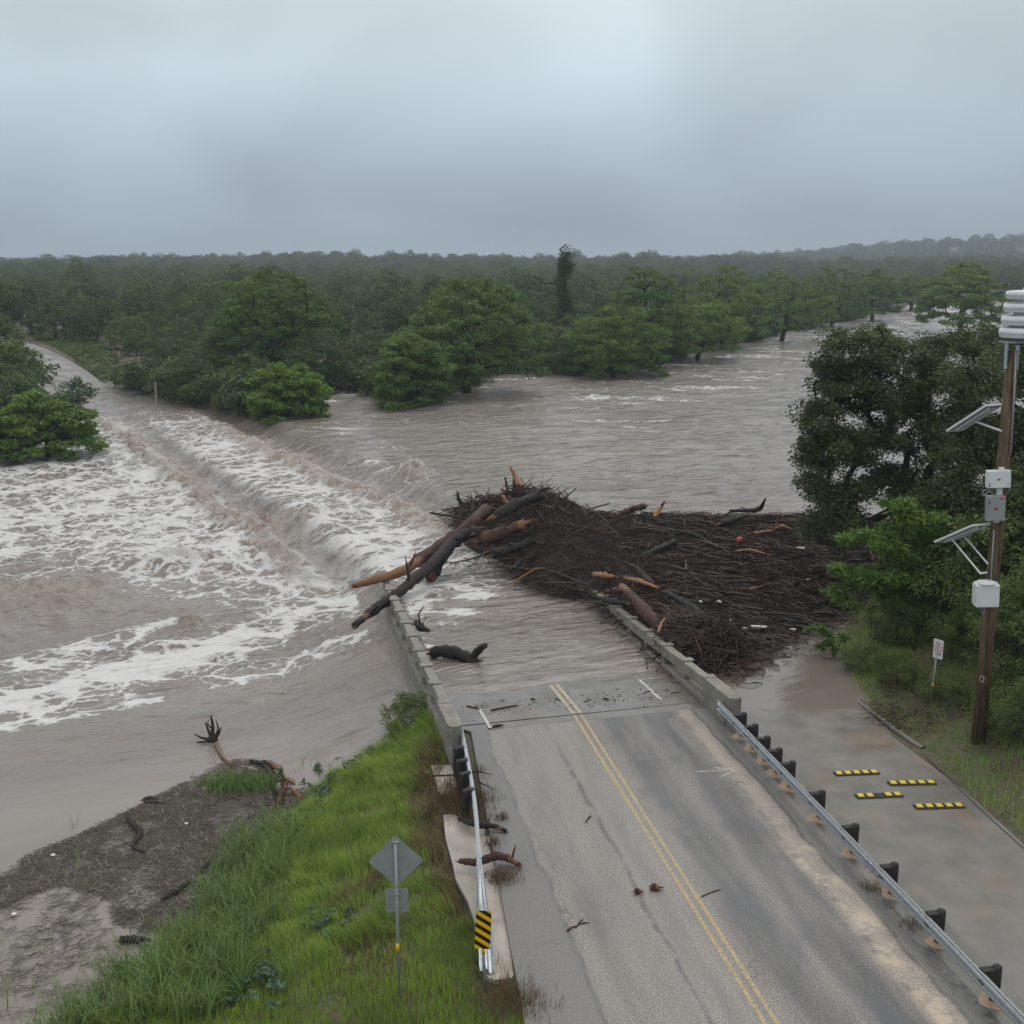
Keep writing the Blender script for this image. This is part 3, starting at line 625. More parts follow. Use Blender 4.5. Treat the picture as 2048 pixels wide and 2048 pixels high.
# ------------------------------------------------------------------ guard rails
WB = np.array([(0, .155), (-.03, .15), (-.08, .125), (-.082, .075), (-.02, .03), (-.012, 0), (-.02, -.03), (-.082, -.075), (-.08, -.125), (-.03, -.15), (0, -.155)])
def guard_rail(path, flip, twist, name_root, parent):
    k = MB(); path = np.array(path); prof = []
    for i, tw in enumerate(twist):
        p = WB.copy(); p[:, 0] *= flip; a = tw; c_, s_ = math.cos(a), math.sin(a)
        prof.append(np.stack([p[:, 0]*c_-p[:, 1]*s_, p[:, 0]*s_+p[:, 1]*c_], 1))
    k.sweep(path, np.array(prof)); o = k.build(name_root, M['galv'], parent, smooth=False); md = o.modifiers.new('sheet', 'SOLIDIFY'); md.thickness = .008; return o
def local(o, loc): o.location = -Vector(loc)
def gr_post(root, org, u, v, uo, top=.78, bot=-.3, r=.095):
    k = MB(); p = A(u, v)
    k.tube([(p[0], p[1], bot), (p[0], p[1], top-.05), (p[0], p[1], top-.015), (p[0], p[1], top)], [r, r, r*.85, r*.5], 14)
    o = k.build('post', M['post_wood'], root); local(o, org)
    k = MB(); a = math.atan2(AR[1], AR[0]); q = A((u+uo)/2+.0, v); k.box((q[0], q[1], .55), (abs(u-uo)-.06, .17, .36), a)
    o = k.build('blockout', M['post_wood'], root, smooth=False, bevel=.01); local(o, org)
org = A(4.1, -2)
gr = empty('guard_rail', org, 'long galvanised guard rail between the highway and the low road', 'guard rail')
vs = np.linspace(-1.35, -30, 60); path = [A(4.13+.0*v, v, .56) for v in vs]
k = guard_rail(path, 1, np.zeros(60), 'rail', gr); local(k, org)
for v in (-3.9, -11.4, -19.0): 
    kk = MB(); p = A(4.05, v, .56)
    for dz in (-.1, -.04, .04, .1):
        for dv in (-.1, .1): pp = A(4.055 if abs(dz) > .05 else 4.11, v+dv, .56+dz); kk.box(pp, (.03, .03, .03))
    o = kk.build('splice_bolts', M['galv'], gr, smooth=False); local(o, org); o['kind'] = 'stuff'
PV = [-2.65, -3.55, -4.45, -5.3, -6.18, -8.02, -9.85, -11.74, -13.7, -15.7, -17.7, -19.7, -21.7]
for v in PV:
    gr_post(gr, org, 4.52, v, 4.16)
m = NM('sand'); M['sand'] = m.done(m.mix(m.noise(12, 4), (.22, .15, .10), (.40, .28, .19)), .9)
for v in PV:
    k = MB(); p = A(4.55, v, .001); rr = .33+.05*math.sin(v*7)
    th = np.linspace(0, 2*math.pi, 20, endpoint=False); ring = [(p[0]+rr*math.cos(a)*(1+.08*math.sin(3*a+v)), p[1]+rr*.92*math.sin(a), .0) for a in th]
    ring2 = [(p[0]+.6*(x-p[0]), p[1]+.6*(y-p[1]), .03) for x, y, z in ring]
    k.add(ring+ring2+[(p[0], p[1], .04)], q=[[i, (i+1) % 20, 20+(i+1) % 20, 20+i] for i in range(20)], t=[[40, 20+i, 20+(i+1) % 20] for i in range(20)])
    o = k.build('sand_collar', M['sand'], gr); local(o, org)
org = P(927, 1461, .6)
gl = empty('guard_rail', org, 'short galvanised guard rail on the grass side whose near end dives to the ground', 'guard rail')
ctrl = [P(924, 1458, .62), P(937, 1520, .57), P(948, 1580, .56), P(956, 1640, .54), P(962, 1720, .46), P(967, 1800, .33), P(971, 1870, .18), P(974, 1937, .05)]
path = smooth_path(ctrl, 8); tt = np.linspace(0, 1, len(path))
tw = sst(.45, .95, tt)*-1.25
o = guard_rail(path, -1, tw, 'rail', gl); local(o, org)
for (px, py) in [(921, 1496), (927, 1521), (933, 1547), (939, 1580)]:
    p = P(px-8, py, .70); d = np.array(p[:2])-AO; gr_post(gl, org, float(d@AR), float(d@AD), float(d@AR)+.26, top=.72, bot=-.8, r=.10)

# ------------------------------------------------------------------ signs
def plate(k, outline, n_out, n_right, n_up, c, th=.004):
    c = np.array(c); f = [c+np.array(n_right)*a+np.array(n_up)*b for a, b in outline]; bk = [p+np.array(n_out)*th for p in f]; n = len(f)
    k.add(f+bk, q=[[i, (i+1) % n, n+(i+1) % n, n+i] for i in range(n)], t=[[0, i+1, i] for i in range(1, n-1)]+[[n, n+i, n+i+1] for i in range(1, n-1)])
def rrect(w_, h_, r):
    o = []
    for cx, cy, a0 in [(w_/2-r, h_/2-r, 0), (-w_/2+r, h_/2-r, 90), (-w_/2+r, -h_/2+r, 180), (w_/2-r, -h_/2+r, 270)]:
        for a in (0, 30, 60, 90): t = math.radians(a0+a); o.append((cx+r*math.cos(t), cy+r*math.sin(t)))
    return o
def rot(o, a): return [(x*math.cos(a)-y*math.sin(a), x*math.sin(a)+y*math.cos(a)) for x, y in o]
# back of the diamond warning sign
sx0, sy0, _ = P(798, 2003, -.95); gz = float(terrain(np.array(sx0), np.array(sy0))); gz = min(gz, -.4)
sx0, sy0, _ = P(798, 2003, gz)
def zof(py, x, y):      # height above the point (x, y) seen at pixel row py
    v = (py-1024)/FOC; return CAMZ-y*(sp+v*cp)/(cp-v*sp)
sg = empty('warning_sign', (sx0, sy0, gz), 'tall post carrying the grey back of a diamond sign over a small square plate', 'road sign')
zt, zb = zof(1672, sx0, sy0), zof(1775, sx0, sy0); zc = (zt+zb)/2; hd = (zt-zb)/2*1.0
rt, upv, fw = (1, .05, 0), (0, 0, 1), (-.05, 1, 0)
k = MB(); plate(k, [(x, y) for x, y in rot(rrect(.745*hd/.53, .745*hd/.53, .05), math.pi/4)], fw, rt, upv, (0, .035, zc-gz)); k.build('diamond_plate', M['signback'], sg, smooth=False)
zr1, zr2 = zof(1779, sx0, sy0), zof(1826, sx0, sy0); hh = zr1-zr2
k = MB(); plate(k, rrect(.46, hh, .04), fw, rt, upv, (0, .035, (zr1+zr2)/2-gz)); k.build('square_plate', M['signback'], sg, smooth=False)
k = MB(); k.tube([(0.01, 0, -.2), (0, 0, zt-gz-.1)], .032, 12); k.build('post', M['signback'], sg)
k = MB()
for py in (1684, 1770, 1788, 1819): z_ = zof(py, sx0, sy0)-gz; MB().box((0, .0, z_), (.13, .08, .025)).build('clamp', M['galv'], sg, smooth=False)
k = MB(); z1, z2 = zof(1903, sx0, sy0)-gz, zof(1886, sx0, sy0)-gz; k.tube([(0, 0, z1), (0, 0, z2)], .037, 14); k.build('yellow_band', M['signyellow'], sg)
# object marker with black and yellow stripes
mx0, my0, _ = P(970, 1973, 0.02)
mk = empty('object_marker', (mx0, my0, .0), 'black and yellow striped hazard marker at the end of the dipping guard rail', 'road sign')
z1, z2 = zof(1895, mx0, my0), zof(1819, mx0, my0); zc = (z1+z2)/2; hh = z2-z1; wd_ = .305
lean = -.075
k = MB(); k.tube([(0, 0, -.1), (lean*.45, 0, z1+.3)], .03, 12); k.build('post', M['signback'], mk)
k = MB(); k.tube([(lean*.45*.62, 0, z1-.13), (lean*.45*.8, 0, z1+.02)], .036, 12); k.build('yellow_band', M['signyellow'], mk)
m = NM('hazard_stripes'); oc = m.n('ShaderNodeAttribute', attribute_name='ruv').outputs['Vector']; sp_ = m.n('ShaderNodeSeparateXYZ', {0: oc})
st = m.math('FRACT', m.math('MULTIPLY', m.math('ADD', m.math('ADD', sp_.outputs[1], m.math('MULTIPLY', sp_.outputs[0], .62)), 10.02), 1/.185))
M['hazard'] = m.done(m.mix(m.math('GREATER_THAN', st, .5), (.011, .009, .009), (.76, .43, .004)), .4)
k = MB(); cx_ = lean*.45*.9; rr_ = rrect(wd_, hh, .02)
c = np.array((cx_, -.045, zc)); tilt = .04
f = [c+np.array((a*math.cos(tilt)+b*math.sin(tilt), 0, -a*math.sin(tilt)+b*math.cos(tilt))) for a, b in rr_]; bk = [p+np.array((0, .005, 0)) for p in f]; n = len(f)
uvs = np.array([(a, b, 0) for a, b in rr_]*2)
k.add(f+bk, q=[[i, (i+1) % n, n+(i+1) % n, n+i] for i in range(n)], t=[[0, i, i+1] for i in range(1, n-1)]+[[n, n+i+1, n+i] for i in range(1, n-1)], ruv=uvs)
k.build('striped_panel', M['hazard'], mk, smooth=False)
k = MB(); k.box((cx_, -.052, zc+hh*.38), (.02, .01, .02)); k.build('bolt', M['galv'], mk, smooth=False); k = MB(); k.box((cx_, -.052, zc-hh*.38), (.02, .01, .02)); k.build('bolt', M['galv'], mk, smooth=False)
# no parking sign on the right bank
lx, ly, _ = P(1860, 1414, .35); lz = float(terrain(np.array(lx), np.array(ly))); lx, ly, _ = P(1860, 1414, lz)
ns = empty('no_parking_sign', (lx, ly, lz), 'white no parking sign on a thin leaning post beside the utility pole', 'road sign')
zt, zb = zof(1279, lx, ly)-lz, zof(1316, lx, ly)-lz; tx = .09
k = MB(); k.tube([(0, 0, -.2), (tx, 0, zt-.05)], .03, 10); k.build('post', M['signback'], ns)
k = MB(); k.tube([(tx*.43, 0, zof(1375, lx, ly)-lz), (tx*.46, 0, zof(1366, lx, ly)-lz)], .037, 10); k.build('yellow_band', M['signyellow'], ns)
ang = math.radians(-52); rt = (math.cos(ang), math.sin(ang), 0); fo = (math.sin(ang), -math.cos(ang), 0)
pc = np.array((tx+.01, -.03, (zt+zb)/2)); ph = (zt-zb)*.80
k = MB(); plate(k, rrect(.34, ph+.14, .03), (-fo[0], -fo[1], 0), rt, (0, 0, 1), pc); k.build('sign_plate', M['white'], ns, smooth=False)
def text(s_, loc, size, mat, parent, rt, name='lettering'):
    cu = bpy.data.curves.new(name, 'FONT'); cu.body = s_; cu.size = size; cu.align_x = 'CENTER'; cu.align_y = 'CENTER'; cu.extrude = .0008
    to = bpy.data.objects.new(name, cu); C.objects.link(to); dg = bpy.context.evaluated_depsgraph_get(); me = bpy.data.meshes.new_from_object(to.evaluated_get(dg)); bpy.data.objects.remove(to)
    o = bpy.data.objects.new(name, me); C.objects.link(o); o.parent = parent; me.materials.clear(); me.materials.append(mat)
    o.location = loc; o.rotation_euler = (math.pi/2, 0, math.atan2(rt[1], rt[0])); return o
of = np.array((-fo[0], -fo[1], 0))*-.004
fo3 = np.array(fo); face = pc+fo3*.004
for s_, dz, sz, mt in [('NO', .26, .12, 'red'), ('PARKING', .12, .095, 'red'), ('TOW AWAY', .0, .07, 'red'), ('ZONE', -.11, .10, 'red')]:
    text(s_, tuple(face+np.array((0, 0, dz*ph/.75))), sz, M[mt], ns, rt)
k = MB(); c3 = face+np.array((0, 0, -.25*ph/.75)); rv = np.array(rt); uz = np.array((0, 0, 1.)); fv_ = fo3*.002
k.add([c3+rv*a+uz*b+fv_ for a, b in [(-.11, -.016), (.06, -.016), (.06, .016), (-.11, .016)]], q=[[0, 1, 2, 3]]); k.add([c3+rv*a+uz*b+fv_ for a, b in [(.06, -.045), (.12, 0), (.06, .045)]], t=[[0, 1, 2]])
k.build('arrow', M['black'], ns, smooth=False)

# ------------------------------------------------------------------ utility pole with siren, cabinets and solar panels
px0, py0, _ = P(1956, 1484, .0); pz = float(terrain(np.array(px0), np.array(py0))); px0, py0, _ = P(1956, 1484, pz)
pole = empty('utility_pole', (px0, py0, pz), 'brown timber utility pole carrying the siren, cabinets and solar panels', 'utility pole')
D0 = py0
def PL(px, py, dy=0.):      # point at the pole's distance, in the pole's frame
    p = PY(px, py, D0+dy); return np.array((p[0]-px0, p[1]-py0, p[2]-pz))
top = PL(2026, 700)
m = NM('pole_timber'); g = m.noise(3, 5, m.scaled(m.pos(), (4, 4, .35)), rough=.65); g2 = m.noise(20, 3, m.scaled(m.pos(), (2, 2, .15)))
col = m.mix(m.mr(g, .35, .62), (.045, .027, .018), (.17, .115, .065)); col = m.mix(m.mr(g2, .4, .7, 0, .5), col, (.03, .02, .015)); m.bump(g2, .5, .02); M['pole'] = m.done(col, .75, 0, .3)
def along(t): return np.array((0, 0, -.4))*(1-t)+top*t if t <= 0 else top*t
k = MB(); k.tube([(0, 0, -.5), tuple(top*.3), tuple(top*.65), tuple(top)], [.21, .195, .18, .165], 18); k.build('pole', M['pole'], pole)
k = MB()
def conduit(pts, r=.025): k.tube(pts, r, 8)
conduit([PL(2022, 905, -.2), PL(2028, 790, -.2), PL(2032, 700, -.17)], .028); k.build('conduit', M['ltgrey'], pole); k = MB(); conduit([PL(1981, 1165, -.2), PL(1988, 1060, -.2)], .024); k.build('conduit', M['ltgrey'], pole); k = MB()
conduit([PL(2020, 985, -.2), PL(2021, 955, -.2)], .018)
k.build('conduit', M['ltgrey'], pole)
k = MB(); lp = [PL(*p, -.22) for p in [(1979, 978), (1978, 984), (1972, 987), (1966, 992), (1966, 983), (1974, 979), (1982, 983), (1985, 990)]]; k.tube(smooth_path(lp, 5), .018, 8); k.build('cable', M['ltgrey'], pole); k = MB()
lp = [PL(*p, -.22) for p in [(1964, 1214), (1963, 1224), (1966, 1227), (1969, 1222), (1970, 1214)]]; k.tube(smooth_path(lp, 5), .014, 8); k.build('cable', M['ltgrey'], pole); k = MB()
lp = [PL(*p, -.1) for p in [(2026, 686), (2030, 692), (2040, 693), (2048, 690)]]; k.tube(smooth_path(lp, 5), .02, 8); k.build('cable', M['ltgrey'], pole)
# siren
ax = 2039; k0 = PL(ax, 684)
siren = empty('siren', tuple(k0), None, None); siren.parent = pole
k = MB(); k.lathe((0, 0, 0), [(.0, .02), (.30, .02), (.31, .0), (.31, -.02), (.0, -.025)]); k.lathe((0, 0, .02), [(.24, 0), (.13, .16), (.12, .3)]); k.build('siren_base', M['ltgrey'], siren)
def dz(py): return float(PL(ax, py)[2]-k0[2])
for i, (yt, yb, r) in enumerate([(582, 598, .47), (607, 624, .50), (632, 650, .53), (656, 675, .56)]):
    zt_, zb_ = dz(yt), dz(yb); h = zt_-zb_
    k = MB(); k.lathe((0, 0, zb_), [(0, .0), (r*.55, -.01), (r*.93, 0), (r*.97, h*.15), (r*.97, h*.38), (r, h*.42), (r, h*.72), (r*.98, h*.76), (r*.96, h*.96), (r*.9, h), (r*.3, h*1.12), (0, h*1.15)], 40); k.build('horn', M['white'], siren)
    if i: k = MB(); k.lathe((0, 0, zt_), [(r*.52, .0), (r*.42, .06), (r*.26, .2), (r*.2, .34)], 24); k.build('throat', M['white'], siren)
k = MB(); k.tube([(.0, 0, dz(584)), (.0, 0, dz(575))], .03, 8); k.tube([(.05, 0, dz(580)), (.12, 0, dz(577)), (.10, 0, dz(583))], .015, 8); k.build('lifting_eye', M['white'], siren)
k = MB()
for a_, b_ in [((2014, 686), (2011, 738)), ((2036, 690), (2032, 740))]:
    p_, q_ = PL(*a_, -.12), PL(*b_, -.12); k.tube([p_, q_], .055, 4)
k.box(tuple(PL(2030, 684)), (.72, .5, .03)); k.build('mounting_bracket', M['galv'], pole, smooth=False)
# cabinets
def cab(x0, x1, y0, y1, mat, name, dy=-.42, depth=.24, skew=(.97, -.24, 0)):
    c_ = (PL(x0, y0, dy)+PL(x1, y1, dy))/2; w__ = abs(PL(x1, y0, dy)[0]-PL(x0, y0, dy)[0]); h__ = PL(x0, y0, dy)[2]-PL(x0, y1, dy)[2]
    o = MB().box((0, 0, 0), (w__, depth, h__)).build(name, mat, pole, smooth=False, bevel=.008); o.location = tuple(c_+np.array((0, depth/2, 0))); o.rotation_euler = (0, math.radians(-3.3), math.radians(-7)); 
    dr = MB().box((0, -depth/2-.008, 0), (w__*.97, .012, h__*.97)).build('door', mat, o, smooth=False, bevel=.004)
    return o, w__, h__, depth
def logo(o, d, x, z, s_=1.):
    k = MB(); y = -d/2-.0175; k.box((x-.012*s_, y, z), (.018*s_, .003, .05*s_), 0, M=((1, 0, .35), (0, 1, 0), (0, 0, 1))); k.build('logo_mark', M['black'], o, smooth=False)
    k = MB(); k.box((x-.035*s_, y, z-.003), (.014*s_, .003, .055*s_), 0, M=((1, 0, .35), (0, 1, 0), (0, 0, 1))); k.box((x+.02*s_, y, z+.016), (.03*s_, .003, .016*s_), 0, M=((1, 0, .35), (0, 1, 0), (0, 0, 1))); k.box((x+.015*s_, y, z-.012), (.014*s_, .003, .03*s_), 0, M=((1, 0, .35), (0, 1, 0), (0, 0, 1))); k.build('logo_mark', M['red'], o, smooth=False)
def latch(o, d, x, z):
    k = MB(); k.tube([(x, -d/2-.01, z), (x, -d/2-.04, z)], .022, 10); k.tube([(x, -d/2-.01, z+.07), (x, -d/2-.03, z+.07)], .014, 8); k.build('latch', M['black'], o)
o, w_, h_, d_ = cab(1977, 2022, 942, 976, M['white'], 'upper_cabinet'); logo(o, d_, -.0, 0, 1.3); latch(o, d_, -w_*.42, -h_*.35)
k = MB(); k.box((w_*.38, -d_/2-.017, -h_*.36), (.10, .003, .05)); k.build('warning_label', M['white'], o, smooth=False); k = MB(); k.box((w_*.38, -d_/2-.018, -h_*.26), (.10, .003, .012)); k.build('warning_label', M['red'], o, smooth=False)
o, w_, h_, d_ = cab(1976, 2011, 993, 1042, M['ltgrey'], 'lower_cabinet'); logo(o, d_, 0, 0, 1.4); latch(o, d_, -w_*.38, h_*.25)
k = MB(); k.box((w_*.3, -d_/2-.017, h_*.41), (.14, .003, .045)); k.build('warning_label', M['red'], o, smooth=False)
k = MB()
for (x_, y0_, y1_) in [(2003, 934, 943), (1999, 976, 992), (1993, 1040, 1045)]:
    a_, b_ = PL(x_-5, y0_, -.21), PL(x_+5, y1_, -.21); k.box(tuple((a_+b_)/2), (abs(a_[0]-b_[0]), .03, abs(a_[2]-b_[2])))
k.build('mounting_strap', M['white'], pole, smooth=False)
# battery box with a lid dome
c_ = (PL(1954, 1174, -.62)+PL(2001, 1214, -.62))/2; w__ = .64; h__ = PL(1954, 1174, -.6)[2]-PL(1954, 1216, -.6)[2]
o = MB().box((0, 0, 0), (w__, .44, h__)).build('battery_box', M['white'], pole, smooth=False, bevel=.02); o.location = tuple(c_+np.array((0, .22, 0))); o.rotation_euler = (0, math.radians(-2.5), math.radians(-6))
k = MB(); k.add([(-w__/2, -.23, 0), (w__/2, -.23, 0), (w__/2, .1, .035), (.12, .26, .06), (-.12, .26, .06), (-w__/2, .1, .035)]+[(-w__/2, -.23, -.03), (w__/2, -.23, -.03), (w__/2, .1, -.03), (.12, .26, -.03), (-.12, .26, -.03), (-w__/2, .1, -.03)],
    q=[[0, 6, 7, 1], [1, 7, 8, 2], [2, 8, 9, 3], [3, 9, 10, 4], [4, 10, 11, 5], [5, 11, 6, 0]], t=[[0, 1, 2], [0, 2, 3], [0, 3, 4], [0, 4, 5]]); lid = k.build('lid', M['white'], o, smooth=False); lid.location = (0, 0, h__/2+.012)
k = MB(); k.lathe((0, -.03, .03), [(.24, 0), (.23, .04), (.18, .065), (0, .075)], 24); k.build('dome', M['white'], lid)
# solar panels seen from behind
def solar(A_, tip, s_len, alpha, tau, dyA, name, struts):
    """A_: pixel of the upper left corner of the underside; tip: pixel of the low corner"""
    a = math.radians(alpha); t = math.radians(tau)
    h = np.array((-math.cos(a), math.sin(a), 0)); Lv_ = h*math.cos(t)+np.array((0, 0, -math.sin(t))); Sv = np.array((math.sin(a), math.cos(a), 0))
    top_ = PL(*A_, dyA); best = None
    for L in np.linspace(.7, 2.4, 80):
        q_ = top_+Lv_*L; w3 = q_+np.array((px0, py0, pz)); Zc = w3[1]*cp-(w3[2]-CAMZ)*sp; X_ = 1024+FOC*w3[0]/Zc
        e = abs(X_-tip[0]); best = min(best, (e, L)) if best else (e, L)
    L = best[1]; nrm = np.cross(Sv, Lv_); nrm = nrm if nrm[2] > 0 else -nrm
    def cor(l, s__, d=0): return top_+Lv_*l+Sv*s__+nrm*d
    def bar(l0, s0, l1, s1, wdt, d0, d1):
        k = MB(); a_, b_ = cor(l0, s0), cor(l1, s1); dv = (b_-a_)/np.linalg.norm(b_-a_); sd = np.cross(dv, nrm)*wdt/2
        k.add([p_+o_*sd+nrm*dd_ for p_ in (a_, b_) for o_ in (-1, 1) for dd_ in (d0, d1)], q=[[0, 1, 3, 2], [4, 6, 7, 5], [0, 4, 5, 1], [2, 3, 7, 6], [0, 2, 6, 4], [1, 5, 7, 3]]); return k
    body = bar(0, s_len/2, L, s_len/2, s_len, .012, .03).build(name, M['panelback'], pole, smooth=False)
    bar(.02, s_len/2, L-.02, s_len/2, s_len-.04, .031, .036).build('cells', M['panel'], body, smooth=False)
    for b_ in [(0, 0, L, 0), (0, s_len, L, s_len), (0, 0, 0, s_len), (L, 0, L, s_len)]: bar(*b_, .045, -.015, .045).build('frame', M['white'], body, smooth=False)
    for s__ in (.3, .62): bar(.1, s_len*s__*1.1, L-.15, s_len*s__*1.1, .05, -.07, -.002).build('support_bar', M['white'], body, smooth=False)
    for f_ in (.3, .7): bar(L*f_, s_len*.42, L*f_+.16, s_len*.42, .14, -.035, .005).build('junction_box', M['black'], body, smooth=False)
    for l_, s__, q_ in struts: k = MB(); k.tube([cor(L*l_, s_len*s__, -.03), q_], .032, 4); k.build('strut', M['white'], body, smooth=False)
solar((1972, 812), (1894, 866), .62, 66, 33, .1, 'solar_panel', [(.55, .5, PL(2003, 862, -.12)), (0, 1, PL(2008, 812))])
solar((1945, 1052), (1869, 1087), .72, 69, 29, -.15, 'solar_panel', [(.72, .3, PL(1961, 1147, -.2)), (.62, .75, PL(1976, 1128, -.05)), (0, 1., PL(1985, 1050, 0))])
k = MB(); k.tube([PL(1960, 1147, -.2), PL(1974, 1145, -.1)], .03, 4); k.build('strut', M['white'], pole, smooth=False)
k = MB(); c_ = PL(1963, 1358, -.19)+np.array((0, 0, 0)); pts_ = [c_+np.array((.055*math.cos(a), 0, .10*math.sin(a))) for a in np.linspace(0, 2*math.pi, 14)]; k.tube(pts_, .006, 5, caps=False); k.tube([c_+np.array((.05, -.01, .07)), c_+np.array((.10, -.0, .04)), c_+np.array((.12, .0, -.1))], .006, 5); k.tube([c_+np.array((.03, -.01, -.08)), c_+np.array((.12, -.0, -.1))], .006, 5); k.build('chalk_mark', M['foam_litter'], pole)

# ------------------------------------------------------------------ black and yellow rumble bars on the low road
def bar_thing(a, b, label, missing=None):
    zz = float(low_z(P(*a, -.1)[1]))+.016
    p_, q_ = np.array(P(*a, zz)), np.array(P(*b, zz)); L = np.linalg.norm(q_-p_); ang = math.atan2(q_[1]-p_[1], q_[0]-p_[0])
    r = empty('rumble_bar', tuple((p_+q_)/2), label, 'rumble bar', 'rumble bars on the low road', ang)
    W_ = .30; ht = .045
    k = MB(); sec = [(-W_/2, 0), (-W_/2+.05, ht), (W_/2-.05, ht), (W_/2, 0)]
    for i in range(5):
        x0 = -L/2+i*L/5+.006; x1 = x0+L/5-.012
        k.add([(x, y, z) for x in (x0, x1) for y, z in sec], q=[[j, j+1, j+5, j+4] for j in range(3)], t=[[0, 2, 1], [0, 3, 2], [4, 5, 6], [4, 6, 7]])
    k.build('rubber_base', M['black'], r, smooth=False)
    for i in range(5):
        if missing == i: continue
        xc = -L/2+(i+.5)*L/5; k = MB(); k.box((xc, 0, ht+.005), (L/5*.62, W_*.62, .012)); k.build('yellow_block', M['yellow'], r, smooth=False)
bar_thing((1669, 1549), (1757, 1545), 'rumble bar farthest from the camera, nearest the guard rail')
bar_thing((1777, 1568), (1871, 1566), 'rumble bar in the far pair, nearest the grass verge')
bar_thing((1712, 1594), (1804, 1590), 'rumble bar missing its middle yellow block', 2)
bar_thing((1829, 1615), (1927, 1612), 'rumble bar closest to the camera, whole and near the verge')
# flood gauge on the far side and two masts on the skyline
g = P(313, 802, -.4); gp = empty('gauge_post', g, 'short white gauge post standing in flood water by the far road', 'gauge post')
k = MB(); k.box((0, 0, .9), (.22, .1, 2.2)); k.build('board', M['slab'], gp, smooth=False)
for (px, py0_, py1_, Y_, lb) in [(1231, 512, 545, 1000, 'thin mast on the skyline above the centre of the flooded river'), (1468, 505, 540, 950, 'thin mast on the skyline left of the wooded hill'), (137, 520, 550, 700, 'thin mast on the skyline over the left woods')]:
    p1 = PY(px, py0_, Y_); p0 = PY(px, py1_+15, Y_); k = MB(); k.tube([p0, p1], [.35, .12], 6); tag(k.build('radio_mast', M['ltgrey']), lb, 'mast')

# ------------------------------------------------------------------ trees
def unit(v): return v/(np.linalg.norm(v, axis=-1, keepdims=True)+1e-9)
def leaf_cloud(mb, cen, rad, per, ln, wd, rng, droop=.25, flat=.5, tone=None, core=0.):
    """leaves scattered in flattened clumps round each centre"""
    n = len(cen); c = np.repeat(cen, per, 0); N = len(c)
    d = unit(rng.normal(size=(N, 3))); r = rng.uniform(core, 1, N)**(1/2.2)
    rr = np.repeat(np.broadcast_to(rad, (n,)), per)[:, None]*np.array([1, 1, flat])
    p = c+d*r[:, None]*rr
    out_ = unit(d*np.array([1, 1, .35])+rng.normal(size=(N, 3))*.45+np.array([0, 0, -droop]))
    up = unit(np.cross(out_, rng.normal(size=(N, 3))+np.array([0, 0, 0])))
    nrm = unit(np.array([0, 0, 1.])+rng.normal(size=(N, 3))*.75); side = unit(np.cross(nrm, out_))
    L = ln*rng.uniform(.6, 1.35, N)[:, None]; W = wd*rng.uniform(.6, 1.35, N)[:, None]
    v = np.stack([p-out_*L*.5, p+side*W*.5, p+out_*L*.5, p-side*W*.5], 1).reshape(-1, 3)
    ct = rng.uniform(.1, .75, n) if tone is None else tone
    t = np.clip(np.repeat(ct, per)+rng.normal(0, .16, N), 0, 1)
    mb.add(v, q=np.arange(4*N).reshape(-1, 4), tone=np.repeat(t, 4))
def skeleton(mb, base, fork, targets, rng, r0, step=.9, sag=.0, wob=.12, rtip=.02, lean=(0, 0), sides=5, forks=1):
    nodes = [np.array(base, float)]; par = [-1]
    nst = max(2, int(np.linalg.norm(np.array(fork)-base)/step))
    for i in range(1, nst+1): nodes.append(np.array(base)+(np.array(fork)-base)*i/nst+rng.normal(0, wob*.6, 3)*[1, 1, 0]); par.append(i-1)
    chains = [list(range(nst+1))]; cnt = [0]*len(nodes)
    order = np.argsort(np.linalg.norm(targets-np.array(fork), axis=1)*rng.uniform(.75, 1.25, len(targets)))
    for ti in order:
        tp = targets[ti]; arr = np.array(nodes); dv = tp-arr; ds = np.linalg.norm(dv, axis=1)
        cost = ds+np.maximum(arr[:, 2]-tp[2], 0)*.9+np.where(np.arange(len(arr)) < nst*.6, 3., 0)
        j = int(np.argmin(cost)); m_ = max(1, int(ds[j]/step)); ch = [j]; a = arr[j]; prev = j
        ctl = (a+tp)/2+np.array([0, 0, 1])*ds[j]*(.13-sag)+rng.normal(0, wob*ds[j]*.6, 3)
        for i in range(1, m_+1):
            s = i/m_; q = (1-s)**2*a+2*s*(1-s)*ctl+s*s*tp+(rng.normal(0, wob*.6, 3) if i < m_ else 0); nodes.append(q); par.append(prev); cnt.append(0); prev = len(nodes)-1; ch.append(prev)
        cnt[prev] += 1; chains.append(ch)
    tot = list(cnt)
    for i in range(len(nodes)-1, 0, -1): tot[par[i]] += tot[i]
    tm = max(tot[0], 1)
    rad = [rtip+(r0-rtip)*(max(t, .5)/tm)**.55 for t in tot]
    arr = np.array(nodes)
    for ch in chains:
        if len(ch) < 2: continue
        rr = [rad[c] for c in ch]; rr[0] = min(rr[0], rr[1]*1.25)
        if ch[0] == 0: rr[0] = r0*1.45; 
        mb.tube(arr[ch], rr, sides if rr[0] > .08 else 4, caps=False)
    return arr
def crown_points(n, shape, rng, mind):
    """shape(rng, k)->(k,3) candidates; thins them to a minimum distance"""
    c = shape(rng, n*40); o = []
    for p in c:
        if all(np.sum((p-q)**2) > mind*mind for q in o): o.append(p)
        if len(o) >= n: break
    return np.array(o)
